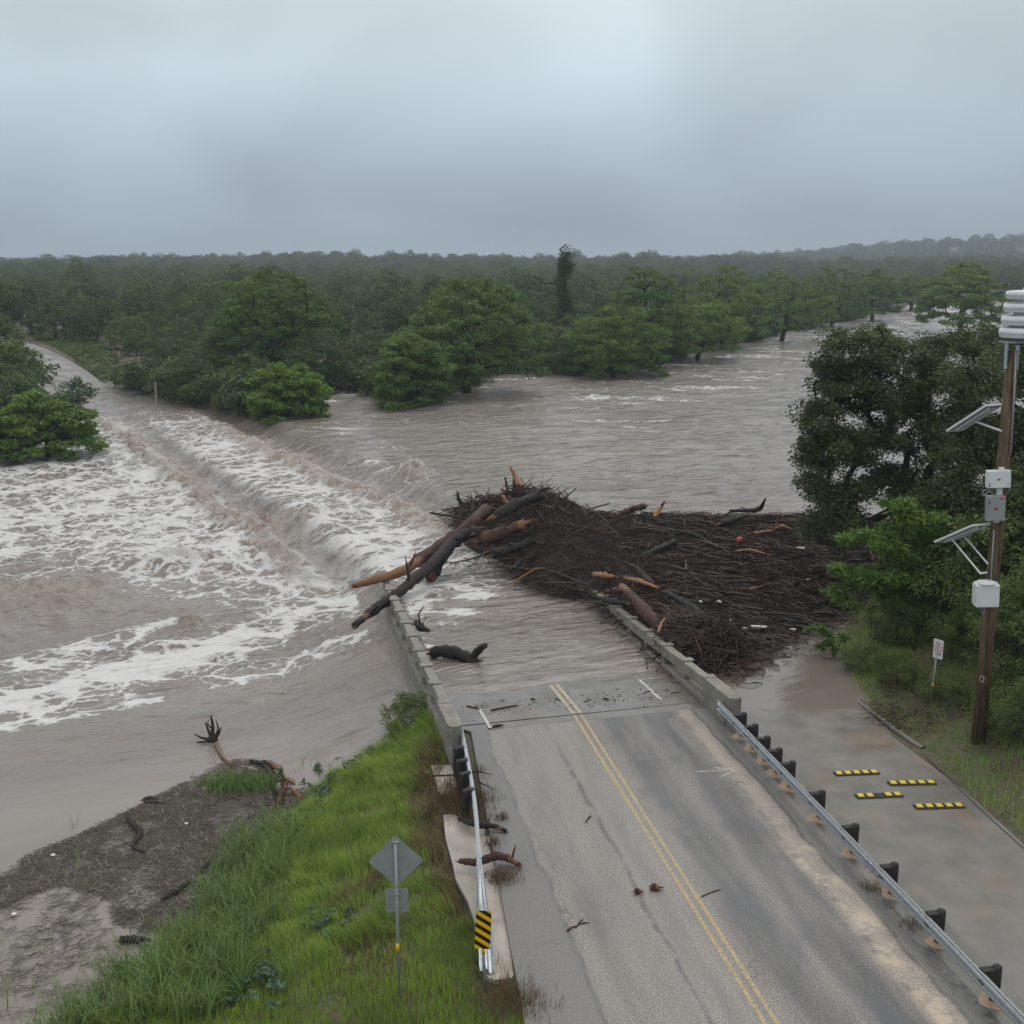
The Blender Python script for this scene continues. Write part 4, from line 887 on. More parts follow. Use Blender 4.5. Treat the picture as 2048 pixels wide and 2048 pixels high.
def umbrella(W, H, low=.16, top=.75, hollow=.22):
    """wide crown shape: flat topped, drooping at the rim"""
    def f(rng, k):
        a = rng.uniform(0, 2*math.pi, k); r = np.sqrt(rng.uniform(0, 1, k)); s = rng.uniform(0, 1, k)
        zt = 1-.45*r**2.2; zb = low+.12*(1-r)+.25*(r < hollow)
        z = zb+(zt-zb)*s**.75
        lob = 1+.16*np.sin(3*a+1.3)+.10*np.sin(5*a+4)
        p = np.stack([r*W/2*lob*np.cos(a), r*W/2*lob*np.sin(a), z*H], 1)
        ok = (s > .15) | (r > .6); return p[ok]
    return f
def roundc(W, H, low=.12):
    def f(rng, k):
        d = unit(rng.normal(size=(k, 3))); r = rng.uniform(.35, 1, k)**.5; lob = 1+.15*np.sin(3*np.arctan2(d[:, 1], d[:, 0])+2)+.12*np.sin(5*d[:, 2]+1)
        p = d*(r*lob)[:, None]*np.array([W/2, W/2, H*(1-low)/2]); p[:, 2] += H*(low+(1-low)/2); return p[p[:, 2] > .3]
    return f
def make_tree(seed, kind, W, H, n, per, leaf, rad, r0, fork=.35, offs=(0, 0), mind=None, flat=.5, droop=.3, sub=0, wob=.12):
    rng = np.random.default_rng(seed); sh = (umbrella(W, H) if kind == 'umbrella' else umbrella(W, H, low=.03, hollow=0) if kind == 'skirt' else roundc(W, H))
    cen = crown_points(n, sh, rng, mind or (W*W*H*.30/n)**(1/3)); cen[:, :2] += np.array(offs)*W*(cen[:, 2:]/H)*.3
    tb = MB(); skeleton(tb, (0, 0, -1.5), (offs[0]*W*.12+rng.normal(0, .3), offs[1]*W*.12, H*fork), cen, rng, r0, wob=wob)
    extra = cen[rng.integers(0, len(cen), int(len(cen)*sub))]+rng.normal(0, 1, (int(len(cen)*sub), 3))*np.array([rad, rad, rad*.45]) if sub else cen[:0]
    allc = np.vstack([cen, extra]); ct = np.clip(rng.uniform(.1, .65, len(allc))+.15*(allc[:, 2]/H), 0, 1)
    cb = MB(); leaf_cloud(cb, allc, rad*rng.uniform(.65, 1.25, len(allc)), per, leaf[0], leaf[1], rng, droop, flat, ct)
    return tb, cb
def place_tree(name, tm, cm, loc, label, cat, group=None, rz=0, sc=(1, 1, 1)):
    t = empty(name, loc, label, cat, group, rz); t.scale = sc
    for nme, me in (('trunk', tm), ('crown', cm)):
        o = bpy.data.objects.new(nme, me); C.objects.link(o); o.parent = t
    return t
def hero(seed, kind, base, W, H, n, label, leafm='leaf_cypress', z=U_LEV-.1, per=95, leaf=(.50, .14), rad=1.15, r0=.42, fork=.33, offs=(0, 0), cat='tree', name='cypress_tree', flat=.42, **kw):
    tb, cb = make_tree(seed, kind, W, H, n, per, leaf, rad, r0, fork, offs, flat=flat, **kw)
    b = P(*base, z) if len(base) == 2 else base
    return place_tree(name, tb.mesh('trunk', M['bark']), cb.mesh('crown', M[leafm]), b, label, cat)
def span(base, xl, xr, yt, z=U_LEV-.1):
    """crown width and height in metres of what the pixels xl..xr, up to row yt, show"""
    b = P(*base, z); Zc = b[1]*cp-(8-CAMZ)*sp; return (xr-xl)/FOC*Zc, zof(yt, b[0], b[1])-z, b
H_ = [  # seed, kind, base, xl, xr, ytop, n, label, opts
 (11, 'skirt', (562, 835), 495, 668, 722, 62, 'small bright green cypress standing in the flood at the head of the falls', dict(leafm='leaf_bright', r0=.26, rad=.95, per=120, fork=.3, leaf=(.5, .15), droop=.1)),
 (12, 'umbrella', (540, 775), 420, 695, 530, 120, 'tallest spreading cypress on the far bank behind the small bright green one', dict(r0=.6, per=120, rad=1.35, fork=.30)),
 (13, 'skirt', (822, 812), 735, 905, 655, 75, 'low rounded cypress in the water in front of a taller spreading one', dict(r0=.3, rad=1.1, per=110)),
 (14, 'umbrella', (918, 788), 790, 1095, 545, 130, 'wide yellowish green cypress with dark curving limbs near the middle of the far bank', dict(r0=.55, rad=1.35, per=115, offs=(.15, 0))),
 (15, 'skirt', (1225, 752), 1125, 1335, 600, 95, 'dense cypress with foliage down to the water below the vine covered tree', dict(r0=.4, rad=1.25, per=115)),
 (16, 'umbrella', (1300, 735), 1205, 1400, 527, 90, 'tall cypress with twisted limbs showing along its top', dict(r0=.5, rad=1.25, offs=(-.2, 0))),
 (17, 'umbrella', (1395, 722), 1300, 1480, 600, 80, 'leaning cypress with a spreading low crown over the river edge', dict(r0=.42, rad=1.2, offs=(.35, 0))),
 (18, 'umbrella', (1430, 700), 1370, 1545, 528, 85, 'cypress with two dark trunks rising from the water at the river bend', dict(r0=.45, rad=1.2)),
 (19, 'umbrella', (1552, 683), 1470, 1670, 537, 95, 'broad cypress standing out in the current with a drooping right side', dict(r0=.5, rad=1.3)),
 (20, 'umbrella', (1662, 655), 1590, 1740, 527, 80, 'cypress behind the drooping one, bare branches showing in its crown', dict(r0=.5, rad=1.4)),
 (21, 'umbrella', (1745, 642), 1690, 1800, 535, 60, 'cypress in a short row of trunks along the distant bank', dict(r0=.5, rad=1.5, per=80, leaf=(.8, .22))),
 (22, 'umbrella', (1822, 622), 1770, 1870, 542, 50, 'narrow far cypress standing alone where the river narrows', dict(r0=.6, rad=1.7, per=80, leaf=(.9, .25))),
 (23, 'umbrella', (1905, 668), 1835, 2030, 520, 100, 'large dome shaped cypress in mid river left of the siren', dict(r0=.7, rad=1.6, per=110, leaf=(.75, .2))),
 (24, 'skirt', (125, 905), -25, 185, 778, 70, 'small leaning cypress in the rapids at the left edge', dict(r0=.32, rad=.95, per=130, z=-1.6, leaf=(.5, .15), offs=(-.35, 0))),
]
for seed, kind, base, xl, xr, yt, n, lab, o_ in H_:
    o_['per'] = int(o_.get('per', 95)*1.35); n = int(n*1.45); o_['rad'] = o_.get('rad', 1.15)*.95; z_ = o_.get('z', U_LEV-.1); W, Hh, b = span(base, xl, xr, yt, z_); 
    rad = o_.get('rad', 1.2)
    off = ((xl+xr)/2-base[0])/FOC*b[1]
    t = hero(seed, kind, (b[0]+off*.5, b[1], b[2]), W-rad*1.2, Hh-rad*.3, n, lab, **o_)
# vine covered snag
b = P(1128, 700, 0); snag_h = zof(506, b[0], b[1])+.5
rng = np.random.default_rng(77); zz = rng.uniform(.25, .98, 46); cen = np.stack([rng.normal(0, 1, 46)*(1.5-1.0*zz), rng.normal(0, 1, 46)*(1.4-.9*zz), zz*snag_h], 1)
tb = MB(); skeleton(tb, (0, 0, -.5), (.2, 0, snag_h*.8), np.vstack([cen, [[-.9, 0, snag_h*1.0], [.3, 0, snag_h*1.06], [1.9, 0, snag_h*.86], [-4.5, .5, snag_h*.72], [-5.3, 0, snag_h*.75], [-3.6, 0, snag_h*.66]]]), rng, .42, rtip=.05)
cb = MB(); leaf_cloud(cb, cen, 1.25, 150, .38, .2, rng, flat=1.1, tone=rng.uniform(0, .35, 46)); place_tree('vine_covered_tree', tb.mesh('trunk', M['bark']), cb.mesh('crown', M['leaf_forest']), b, 'tall narrow dead topped tree wrapped in dark vines above the far bank', 'tree')
# shared meshes of the woods
WOOD = []
for i, (kd, W, Hh, n, r_) in enumerate([('round', 9, 10, 62, 1.35), ('umbrella', 12, 11.5, 80, 1.4), ('round', 8, 12, 60, 1.3), ('umbrella', 10, 10, 66, 1.35), ('skirt', 11, 9, 75, 1.35), ('round', 11, 11, 75, 1.45)]):
    tb, cb = make_tree(200+i, kd, W, Hh, n, 80, (.52, .27), r_, .3, .35, flat=.6); WOOD.append((tb.mesh('trunk', M['bark']), cb.mesh('crown', M['leaf_forest'])))
BUSH = []
for i in range(3):
    rng = np.random.default_rng(300+i); cen = crown_points(26, roundc(4.2, 3.4, -.15), rng, .75); tb = MB(); skeleton(tb, (0, 0, -.6), (0, 0, .7), cen, rng, .09, step=.5)
    cb = MB(); leaf_cloud(cb, cen, .75, 75, .36, .15, rng, flat=.75); BUSH.append((tb.mesh('trunk', M['bark']), cb.mesh('crown', M['leaf_forest'])))
NBUSH = []
for i in range(3):
    rng = np.random.default_rng(330+i); cen = crown_points(60, roundc(4.2, 3.2, -.2), rng, .5); tb = MB(); skeleton(tb, (0, 0, -.5), (0, 0, .6), cen, rng, .07, step=.4, rtip=.01)
    cb = MB(); leaf_cloud(cb, cen, .50, 150, .15, .055, rng, flat=.75); NBUSH.append((tb.mesh('trunk', M['bark']), cb.mesh('crown', M['weed'])))
# wood along the far bank: nearest rows as single trees
rng = np.random.default_rng(5); spots = []
def far_ok(x, y, gap):
    return all((x-a)**2+(y-b_)**2 > gap*gap for a, b_ in spots)
cand = []
for _ in range(30000):
    y = rng.uniform(100, 330); t = rng.uniform(-.56, .56); x = y*t; cand.append((x, y))
cand = np.array(cand); ok = inpoly(cand[:, 0], cand[:, 1], FP); cand = cand[ok]
dF, _ = pl_dist(cand[:, 0], cand[:, 1], FB); dRd, sRd = pl_dist(cand[:, 0], cand[:, 1], [tuple(p[:2]) for p in FROAD])
# keep the verge on the right side of the far road open
verge = (dRd < 4.5) | ((dRd < 12) & (sRd < 0) & (cand[:, 1] < 200) & (cand[:, 0] < -45))
def proj(x, y, z): Zc = y*cp-(z-CAMZ)*sp; return 1024+FOC*x/Zc, 1024+FOC*(-(z-CAMZ)*cp-y*sp)/Zc
qx, qy = proj(cand[:, 0], cand[:, 1], .3)
openv = (qx > 35) & (qx < 262) & (qy > 700) & (cand[:, 0] < -20)      # the far road and its cutting stay clear of trees
cand = cand[(dF > 1.5) & ~verge & ~openv]; dF, _ = pl_dist(cand[:, 0], cand[:, 1], FB)
order = np.argsort(dF+rng.uniform(0, 14, len(dF)))
for i in order:
    x, y = cand[i]; gap = 5.2 if dF[i] < 14 else 7.0+.012*y
    if far_ok(x, y, gap): spots.append((x, y))
    if len(spots) >= 285: break
hz = terrain(np.array([s_[0] for s_ in spots]), np.array([s_[1] for s_ in spots]))
GRP = 'trees of the flooded woods on the far bank'; n_in = 0
def wood_label(x, y):
    px = 1024+FOC*x/(y*cp)
    k_ = ('left of the far road' if px < 120 else 'between the far road and the tallest cypress' if px < 470 else 'behind the middle of the far bank' if px < 1060 else 'right of the vine covered snag')
    return 'leafy green tree in the woods '+k_, 'tree', 'woods '+k_
for (x, y), z in zip(spots, hz):
    d_, _ = pl_dist(np.array(x), np.array(y), FB); d_ = float(d_)
    s_ = rng.uniform(.55, 1.15)*(.52+.36*min(d_, 60)/60)*(.92 if x < -30 else 1)
    # the woods left of the road stand lower close to the water
    i = rng.integers(0, len(WOOD)); t = place_tree('woodland_tree', *WOOD[i], (x, y, z-.2), *wood_label(x, y), rng.uniform(0, 6.28), (s_*rng.uniform(.9, 1.1), s_*rng.uniform(.9, 1.1), s_))
# bushes along the water's edge of the far bank
pb = np.array(FB); seg = np.linalg.norm(np.diff(pb, axis=0), axis=1); cum = np.concatenate([[0], np.cumsum(seg)])
sgn = 0; s_ = 0
while s_ < cum[-1]-60:
    i = np.searchsorted(cum, s_, side='right')-1; f = (s_-cum[i])/seg[i]; p_ = pb[i]*(1-f)+pb[i+1]*f
    dv = (pb[i+1]-pb[i])/seg[i]; nrm = np.array([-dv[1], dv[0]])*rng.uniform(.3, 2.8); q_ = p_+nrm; rdd, _ = pl_dist(np.array(q_[0]), np.array(q_[1]), [tuple(p[:2]) for p in FROAD])
    bx_, by_ = proj(q_[0], q_[1], 0.)
    if rdd > 4.2 and not (35 < bx_ < 235 and by_ > 700) and abs(q_[0]/q_[1]) < .56 and q_[1] < 330:
        k_ = rng.uniform(.6, 1.25); bi = rng.integers(0, 3); place_tree('bank_bush', *BUSH[bi], (q_[0], q_[1], U_LEV-.2), 'leafy bush on the water edge of the far bank', 'bush', 'bushes along the far water edge', rng.uniform(0, 6), (k_*1.2, k_*1.2, k_))
    s_ += rng.uniform(2.6, 4.6)*(1+max(0, q_[1]-150)/150)
for (px, py, k_, lab) in [(40, 850, 1.15, 'leafy bush at the foot of the left far bank behind the leaning cypress'), (152, 812, .8, 'dark round bush right beside the foot of the far road'), (20, 800, 1.7, 'tallest bush at the left edge, behind the leaning cypress')]:
    place_tree('bank_bush', *BUSH[0], P(px, py, .2), lab, 'bush', None, px, (k_, k_, k_))
# a taller pair standing out above the canopy on the left skyline
for (px, yt, Y_, lab) in [(160, 517, 330, 'round headed tree rising above the left skyline'), (475, 530, 300, 'grey green tree just breaking the skyline left of the tallest cypress')]:
    b = PY(px, 560, Y_); gz_ = float(terrain(np.array(b[0]), np.array(b[1]))); Hh = PY(px, yt, Y_)[2]-gz_; s_ = Hh/12; place_tree('skyline_tree', *WOOD[2], (b[0], b[1], gz_), lab, 'tree', None, 1, (s_*.8, s_*.8, s_))
# the woods farther off, one mass: crowns instanced over the hills with geometry nodes
rng = np.random.default_rng(9); pts = []
yy = 300.
while yy < 2600:
    st = 8.5+(yy-300)*.012; n_ = int(yy*1.16/st)
    xs = (np.arange(n_)/n_-.5)*yy*1.16+rng.uniform(-st*.45, st*.45, n_); pts.append(np.stack([xs, yy+rng.uniform(-st*.45, st*.45, n_), rng.uniform(0, 1, n_)], 1)); yy += st*1.15
pts = np.concatenate(pts); ok = inpoly(pts[:, 0], pts[:, 1], FP); pts = pts[ok]
sarr = np.array(spots); ok = np.ones(len(pts), bool)
for s_ in sarr: ok &= (pts[:, 0]-s_[0])**2+(pts[:, 1]-s_[1])**2 > 45
pts = pts[ok]; zz = terrain(pts[:, 0], pts[:, 1])
cl_ = fbm(pts[:, 0]*.02, pts[:, 1]*.012, 3, 61); scl = (.48+.42*pts[:, 2]+.40*cl_)*(1+np.maximum(pts[:, 1]-400, 0)*.00045)
me = bpy.data.meshes.new('far_woods'); me.vertices.add(len(pts)); me.vertices.foreach_set('co', np.stack([pts[:, 0], pts[:, 1], zz-.5], 1).ravel())
for nme, arr_, ty in (('size', scl, 'FLOAT'), ('turn', rng.uniform(0, 6.28, len(pts)), 'FLOAT')):
    at = me.attributes.new(nme, ty, 'POINT'); at.data.foreach_set('value', arr_.astype(np.float32))
at = me.attributes.new('pick', 'INT', 'POINT'); at.data.foreach_set('value', rng.integers(0, 4, len(pts)).astype(np.int32))
fw_ = bpy.data.objects.new('far_woods', me); C.objects.link(fw_); tag(fw_, 'hazy woods covering the land and hills to the horizon', 'woods', kind='stuff')
g = bpy.data.node_groups.new('scatter_crowns', 'GeometryNodeTree'); g.interface.new_socket('Geometry', in_out='INPUT', socket_type='NodeSocketGeometry'); g.interface.new_socket('Geometry', in_out='OUTPUT', socket_type='NodeSocketGeometry')
gi, go = g.nodes.new('NodeGroupInput'), g.nodes.new('NodeGroupOutput')
ip = g.nodes.new('GeometryNodeInstanceOnPoints'); g2i = g.nodes.new('GeometryNodeJoinGeometry')
srcs = {}
for o in list(C.objects):
    if o.name.startswith('crown') and o.data in [w_[1] for w_ in WOOD] and o.data.name not in srcs: srcs[o.data.name] = o
for o in srcs.values():
    n_ = g.nodes.new('GeometryNodeObjectInfo'); n_.inputs[0].default_value = o; n_.transform_space = 'ORIGINAL'; gti = g.nodes.new('GeometryNodeGeometryToInstance'); g.links.new(n_.outputs['Geometry'], gti.inputs[0]); g.links.new(gti.outputs[0], g2i.inputs[0])
m2p = g.nodes.new('GeometryNodeMeshToPoints'); g.links.new(gi.outputs[0], m2p.inputs[0]); g.links.new(m2p.outputs[0], ip.inputs['Points']); g.links.new(g2i.outputs[0], ip.inputs['Instance']); ip.inputs['Pick Instance'].default_value = True
def gattr(nm_, ty): n_ = g.nodes.new('GeometryNodeInputNamedAttribute'); n_.data_type = ty; n_.inputs[0].default_value = nm_; return n_.outputs[0]
g.links.new(gattr('pick', 'INT'), ip.inputs['Instance Index']); cx = g.nodes.new('ShaderNodeCombineXYZ'); g.links.new(gattr('turn', 'FLOAT'), cx.inputs[2]); g.links.new(cx.outputs[0], ip.inputs['Rotation']); g.links.new(gattr('size', 'FLOAT'), ip.inputs['Scale'])
g.links.new(ip.outputs[0], go.inputs[0]); md = fw_.modifiers.new('scatter', 'NODES'); md.node_group = g

# ------------------------------------------------------------------ live oak and its neighbours on the right bank
def lobes_tree(name, seed, base, lobes, n_per, per, leaf, rad, r0, forks, label, mat, cat='tree', bark='bark_oak', flat=.7, wob=.24, extra=None, sides=6):
    """lobes: (centre px, py, Y, rx, rz) ; clumps fill each lobe; branches run bare between"""
    rng = np.random.default_rng(seed); cs = []
    for (px, py, Y_, rx, rz_) in lobes:
        c = np.array(PY(px, py, Y_))-np.array(base); n_ = int(n_per*rx*rx*.5+3); d = unit(rng.normal(size=(n_, 3))); d[:, 2] = np.abs(d[:, 2])*np.where(rng.uniform(0, 1, n_) < .75, 1, -1)
        cs.append(c+d*rng.uniform(.45, 1, n_)[:, None]**.6*np.array([rx, rx, rz_]))
    cen = np.vstack(cs); tb = MB(); skeleton(tb, (0, 0, -.4), forks, cen, rng, r0, step=.55, wob=wob, rtip=.018, sides=sides)
    if extra: [tb.tube(smooth_path([np.array(PY(*e))-np.array(base) for e in ex], 4), np.linspace(.05, .012, 4*(len(ex)-1)+1), 4) for ex in extra]
    cb = MB(); leaf_cloud(cb, cen, rad*rng.uniform(.6, 1.3, len(cen)), per, leaf[0], leaf[1], rng, .1, flat)
    return place_tree(name, tb.mesh('trunk', M[bark]), cb.mesh('crown', M[mat]), base, label, cat)
ob = (18.3, 51.4, float(terrain(np.array(18.3), np.array(51.4))))
lobes_tree('live_oak', 31, ob, [(1720, 705, 52, 1.9, 1.3), (1665, 775, 52, 1.4, 1.3), (1800, 730, 54, 2.0, 1.2), (1700, 830, 51, 2.2, 1.6), (1635, 850, 51, 1.0, .9), (1655, 900, 50, 1.5, 1.2), (1650, 960, 50, 1.0, 1.1), (1790, 830, 53, 2.0, 1.3), (1760, 900, 51, 1.5, .9), (1880, 800, 53, 2.0, 1.4), (1870, 900, 51, 1.3, .9),
    (1670, 1030, 50, 1.2, .8), (1720, 990, 50, 1.1, .6), (1680, 1060, 49, 1.6, .7), (1900, 720, 55, 2.0, 1.1), (1960, 690, 56, 1.8, 1.0), (1740, 770, 52, 2., 1.2), (1655, 1010, 49.5, 1.1, .9), (1800, 960, 51, 1.5, .5), (1840, 1000, 50, 1.6, .7), (1630, 915, 50, .8, .8), (1625, 990, 49.5, .7, .7), (1930, 850, 53, 1.7, 1.0), (1680, 900, 50.5, 1.3, .6)], 19, 175, (.145, .09), .60, .34, (-.5, -.3, 2.9), 'sprawling dark live oak leaning over the river, water showing through its branches', 'leaf_oak',
    extra=[[(1690, 760, 51.5), (1655, 755, 51), (1635, 748, 51), (1620, 752, 51)], [(1655, 755, 51), (1640, 738, 51), (1628, 730, 51)]])
ob2 = (26.5, 46., float(terrain(np.array(26.5), np.array(46.))))
lobes_tree('dark_oak', 32, ob2, [(1990, 790, 46, 2.4, 1.6), (2080, 760, 47, 2.4, 1.8), (2060, 900, 44, 2.2, 1.5), (1960, 1000, 44, 1.6, 1.0), (2040, 1020, 43, 1.8, 1.0), (2110, 1050, 42, 2.2, 1.5), (1900, 1010, 45, 1.3, .8), (2110, 680, 48, 2, 1), (1930, 930, 45, 1.3, .9), (1960, 880, 46, 1.5, 1.0)], 18, 170, (.145, .09), .62, .4, (.3, 0, 4.), 'dark oak directly behind the utility pole', 'leaf_oak')
gb = P(1800, 1235, .5); gz_ = float(terrain(np.array(gb[0]), np.array(gb[1]))); gb = (gb[0], gb[1], gz_)
lobes_tree('feathery_tree', 33, gb, [(1780, 1030, gb[1]-.5, 1.1, .7), (1740, 1090, gb[1]-1, 1.1, .6), (1830, 1090, gb[1]-.3, 1.5, .8), (1700, 1150, gb[1]-1, .8, .45), (1765, 1160, gb[1]-1, 1.3, .6), (1850, 1170, gb[1]-.5, 1.4, .7), (1880, 1060, gb[1], 1.2, .8), (1680, 1190, gb[1]-1, .55, .35), (1820, 1215, gb[1]-1, 1.2, .5)], 17, 85, (.34, .07), .45, .10, (0, 0, 1.4), 'bright green feathery leaved small tree between the oak and the no parking sign', 'leaf_fern', bark='bark', flat=.5, wob=.12)
sb = P(1668, 1318, -.3)
lobes_tree('sapling', 34, sb, [(1640, 1265, sb[1], .42, .3), (1672, 1280, sb[1], .38, .25), (1655, 1295, sb[1]-.1, .42, .25)], 60, 40, (.17, .06), .2, .03, (0, 0, .5), 'young sapling standing in the water at the edge of the driftwood', 'leaf_fern', cat='sapling', bark='bark', wob=.05)
# undergrowth on the right bank
for i, (x_, y_, s_) in enumerate([(31, 38, .62), (35, 47, .75), (29.5, 30, .5), (38, 34, .7), (33, 57, .7), (42, 52, .8), (27.5, 36.5, .45)]):
    place_tree('bank_tree', *WOOD[i % 6], (x_, y_, float(terrain(np.array(float(x_)), np.array(float(y_))))-.2), 'dark leafy tree in the thicket behind the utility pole', 'tree', 'thicket trees behind the utility pole', i*1.3, (s_, s_, s_))
rng = np.random.default_rng(44)
UB = []
for (px, py, z_, k_, b_, lab) in [(1985, 1140, 1.4, 1.4, 1, 'dark bush behind the battery box on the pole'), (2050, 1180, 1.6, 1.7, 2, 'tall dark bush at the right edge behind the pole'), (1900, 1200, 1., 1.2, 0, 'bush behind the sign and left of the pole'), (1935, 1265, .9, .6, 1, 'low bush between the sign and the pole'), (2085, 1320, .9, .95, 2, 'leafy bush right of the pole foot'), (2110, 1430, .9, .8, 0, 'bush at the right edge below the pole cabinets'),
    (1900, 1370, .5, .42, 2, 'low bush between the sign post and the pole foot'), (1800, 1250, .5, .62, 1, 'dark bush below the feathery tree, left of the sign'), (1860, 1230, .6, .7, 2, 'dark bush above and left of the no parking sign'), (2030, 1440, .7, .55, 0, 'small dense bush right of the pole foot'), (2040, 1250, 1.1, 1.0, 1, 'dense bush right of the pole, halfway up the bank'), (1735, 1310, .1, .38, 0, 'small bright bush at the verge beside the brown pool'), (1800, 1335, .3, .45, 1, 'small bush half way between the pool and the sign'), (1985, 1010, 2.2, 1.8, 1, 'dark thicket below the dark oak'), (2090, 960, 2.5, 2., 0, 'thicket at the right edge under the dark oak'),
    (1930, 1110, 1.3, 1.5, 2, 'thicket left of the pole under the lower solar panel'), (1700, 1085, .1, 1.0, 1, 'dark thicket under the oak at the driftwood edge'), (1760, 1030, .1, 1.2, 0, 'dark thicket beneath the oak crown'), (1840, 1010, .6, 1.3, 2, 'thicket beside the oak trunk')]:
    p_ = P(px, py+10, z_); gz_ = float(terrain(np.array(p_[0]), np.array(p_[1]))); p_ = P(px, py+25, gz_+.3*k_)
    place_tree('bush', *NBUSH[b_], (p_[0], p_[1], gz_-.1), lab, 'bush', None, px, (k_*.95, k_*.95, k_*.9))

# ------------------------------------------------------------------ driftwood raft dammed against the bridge
DP = [(-3.4, 66.3), (-1.8, 68.4), (2, 66.2), (5, 65.2), (10.8, 64.7), (16.2, 64.6), (23, 63), (22, 56), (17.6, 51.5), (15.2, 48.2), (13.2, 45.2), (9.6, 41.2), (8.2, 39.2), (6.9, 38.4), (6.0, 40.2), (4.6, 45.5), (3.6, 48.8), (1.4, 50.2), (.4, 53.5), (-.3, 57.5), (-2.2, 60.5)]
def pile(x, y):
    h = .10+.12*fbm(x*.5, y*.5, 3, 71)
    h = h+.85*np.exp(-((x+1.2)/2.4)**2-((y-63.2)/3.2)**2)+.25*np.exp(-((x-3)/5)**2-((y-59)/5)**2)
    bu = (x-AO[0])*BR[0]+(y-AO[1])*BR[1]; bv = (x-AO[0])*BD[0]+(y-AO[1])*BD[1]
    h = h+(.62+.35*vnoise(bv*.35, 3.3, 2))*np.exp(-((bu-5.3)/1.15)**2)*sst(3.5, 6, bv)
    h = h+.85*np.exp(-((bu-3.4)/1.8)**2)*sst(14.5, 18, bv)*sst(28, 22, bv)
    h = h+.55*np.exp(-((bu-6)/2.6)**2)*sst(9, 16, bv)*sst(34, 24, bv)
    h = h+.75*np.exp(-((x-7.0)/1.3)**2-((y-40.9)/1.7)**2)
    return U_LEV+h
rng = np.random.default_rng(8)
gx, gy = np.meshgrid(np.arange(-6, 26, .28), np.arange(36, 71, .28)); dd_, _ = pl_dist(gx, gy, DP+DP[:1]); ins = inpoly(gx, gy, DP); sd_ = np.where(ins, dd_, -dd_)
gz_ = np.where(sd_ > 0, U_LEV-.05+(pile(gx, gy)-U_LEV)*sst(-.3, 1.9, sd_), U_LEV-.4-.8*np.clip(-sd_, 0, 3))+.10*fbm(gx*2.2, gy*2.2, 3, 81)*(sd_ > 0)
c = gx.shape[1]; i = np.arange(gx.shape[0]-1)[:, None]*c; j = np.arange(c-1)[None]; qq = np.stack([i+j, i+j+1, i+c+j+1, i+c+j], -1).reshape(-1, 4)
kp = (sd_ > -.45).ravel()[qq].all(1)
m = NM('raft_base'); n = m.noise(5, 6, rough=.7); m.bump(m.noise(9, 5), 1, .1); M['raftbase'] = m.done(m.mix(m.mr(n, .35, .65), (.014, .010, .008), (.05, .034, .025)), .7)
mb = MB(); mb.add(np.stack([gx, gy, gz_], -1).reshape(-1, 3), q=qq[kp]); o_ = mb.build('driftwood_bed', M['raftbase']); tag(o_, 'dark soaked mat of broken wood under the driftwood raft', 'driftwood', kind='stuff')
def sticks(mb, p, L, r, yaw, pitch, bend, rng, tone, sides=3):
    """many bent sticks at once; p (N,3) centres"""
    N = len(p); d = np.stack([np.cos(yaw)*np.cos(pitch), np.sin(yaw)*np.cos(pitch), np.sin(pitch)], 1)
    s = np.stack([-np.sin(yaw), np.cos(yaw), np.zeros(N)], 1); u = np.cross(d, s)
    rings = []
    for t, rr in ((-.5, 1.), (0, .9), (.5, .45)):
        off = (1-4*t*t)*bend; cc = p+d*(t*L)[:, None]+s*(off*L)[:, None]*.6+u*np.abs(off*L)[:, None]*.3
        for k in range(sides): a = 2*math.pi*k/sides; rings.append(cc+(s*math.cos(a)+u*math.sin(a))*(r*rr)[:, None])
    v = np.stack(rings, 1).reshape(-1, 3); b = (np.arange(N)*3*sides)[:, None]; q = []
    for ring in (0, 1):
        for k in range(sides): k2 = (k+1) % sides; q.append(b+np.array([[ring*sides+k, ring*sides+k2, (ring+1)*sides+k2, (ring+1)*sides+k]]))
    mb.add(v, q=np.stack(q, 1).reshape(-1, 4), tone=np.repeat(tone, 3*sides))
mb = MB()
for N, Lr, rr, lift in ((33000, (.25, 1.1), (.006, .016), .08), (5200, (.8, 2.2), (.012, .03), .12), (260, (1.6, 4.0), (.03, .06), .12)):
    p = scatter(DP, N, rng); ed, _ = pl_dist(p[:, 0], p[:, 1], DP+DP[:1])
    L = rng.uniform(*Lr, N); r = rng.uniform(*rr, N)*(.6+.5*L/Lr[1]); hh = pile(p[:, 0], p[:, 1])*1.; hh = U_LEV+(hh-U_LEV)*(.12+.88*sst(0, 1.9, ed)); hill = np.clip((hh-U_LEV-.25)/1.2, 0, 1)
    z = hh+rng.uniform(-.03, lift, N)+r*.6
    flowa = .25*np.sin(p[:, 0]*.6+p[:, 1]*.4); yaw = np.where(rng.uniform(0, 1, N) < .45, flowa+rng.normal(0, .45, N), rng.uniform(0, math.pi, N))
    pitch = rng.normal(0, 1, N)*(.08+.52*hill); tone = np.clip(rng.beta(2, 3.4, N)*.95+(rng.uniform(0, 1, N) < .02)*.5, 0, 1)
    sticks(mb, np.column_stack([p, z]), L, r, yaw, pitch, rng.normal(0, .12, N), rng, tone)
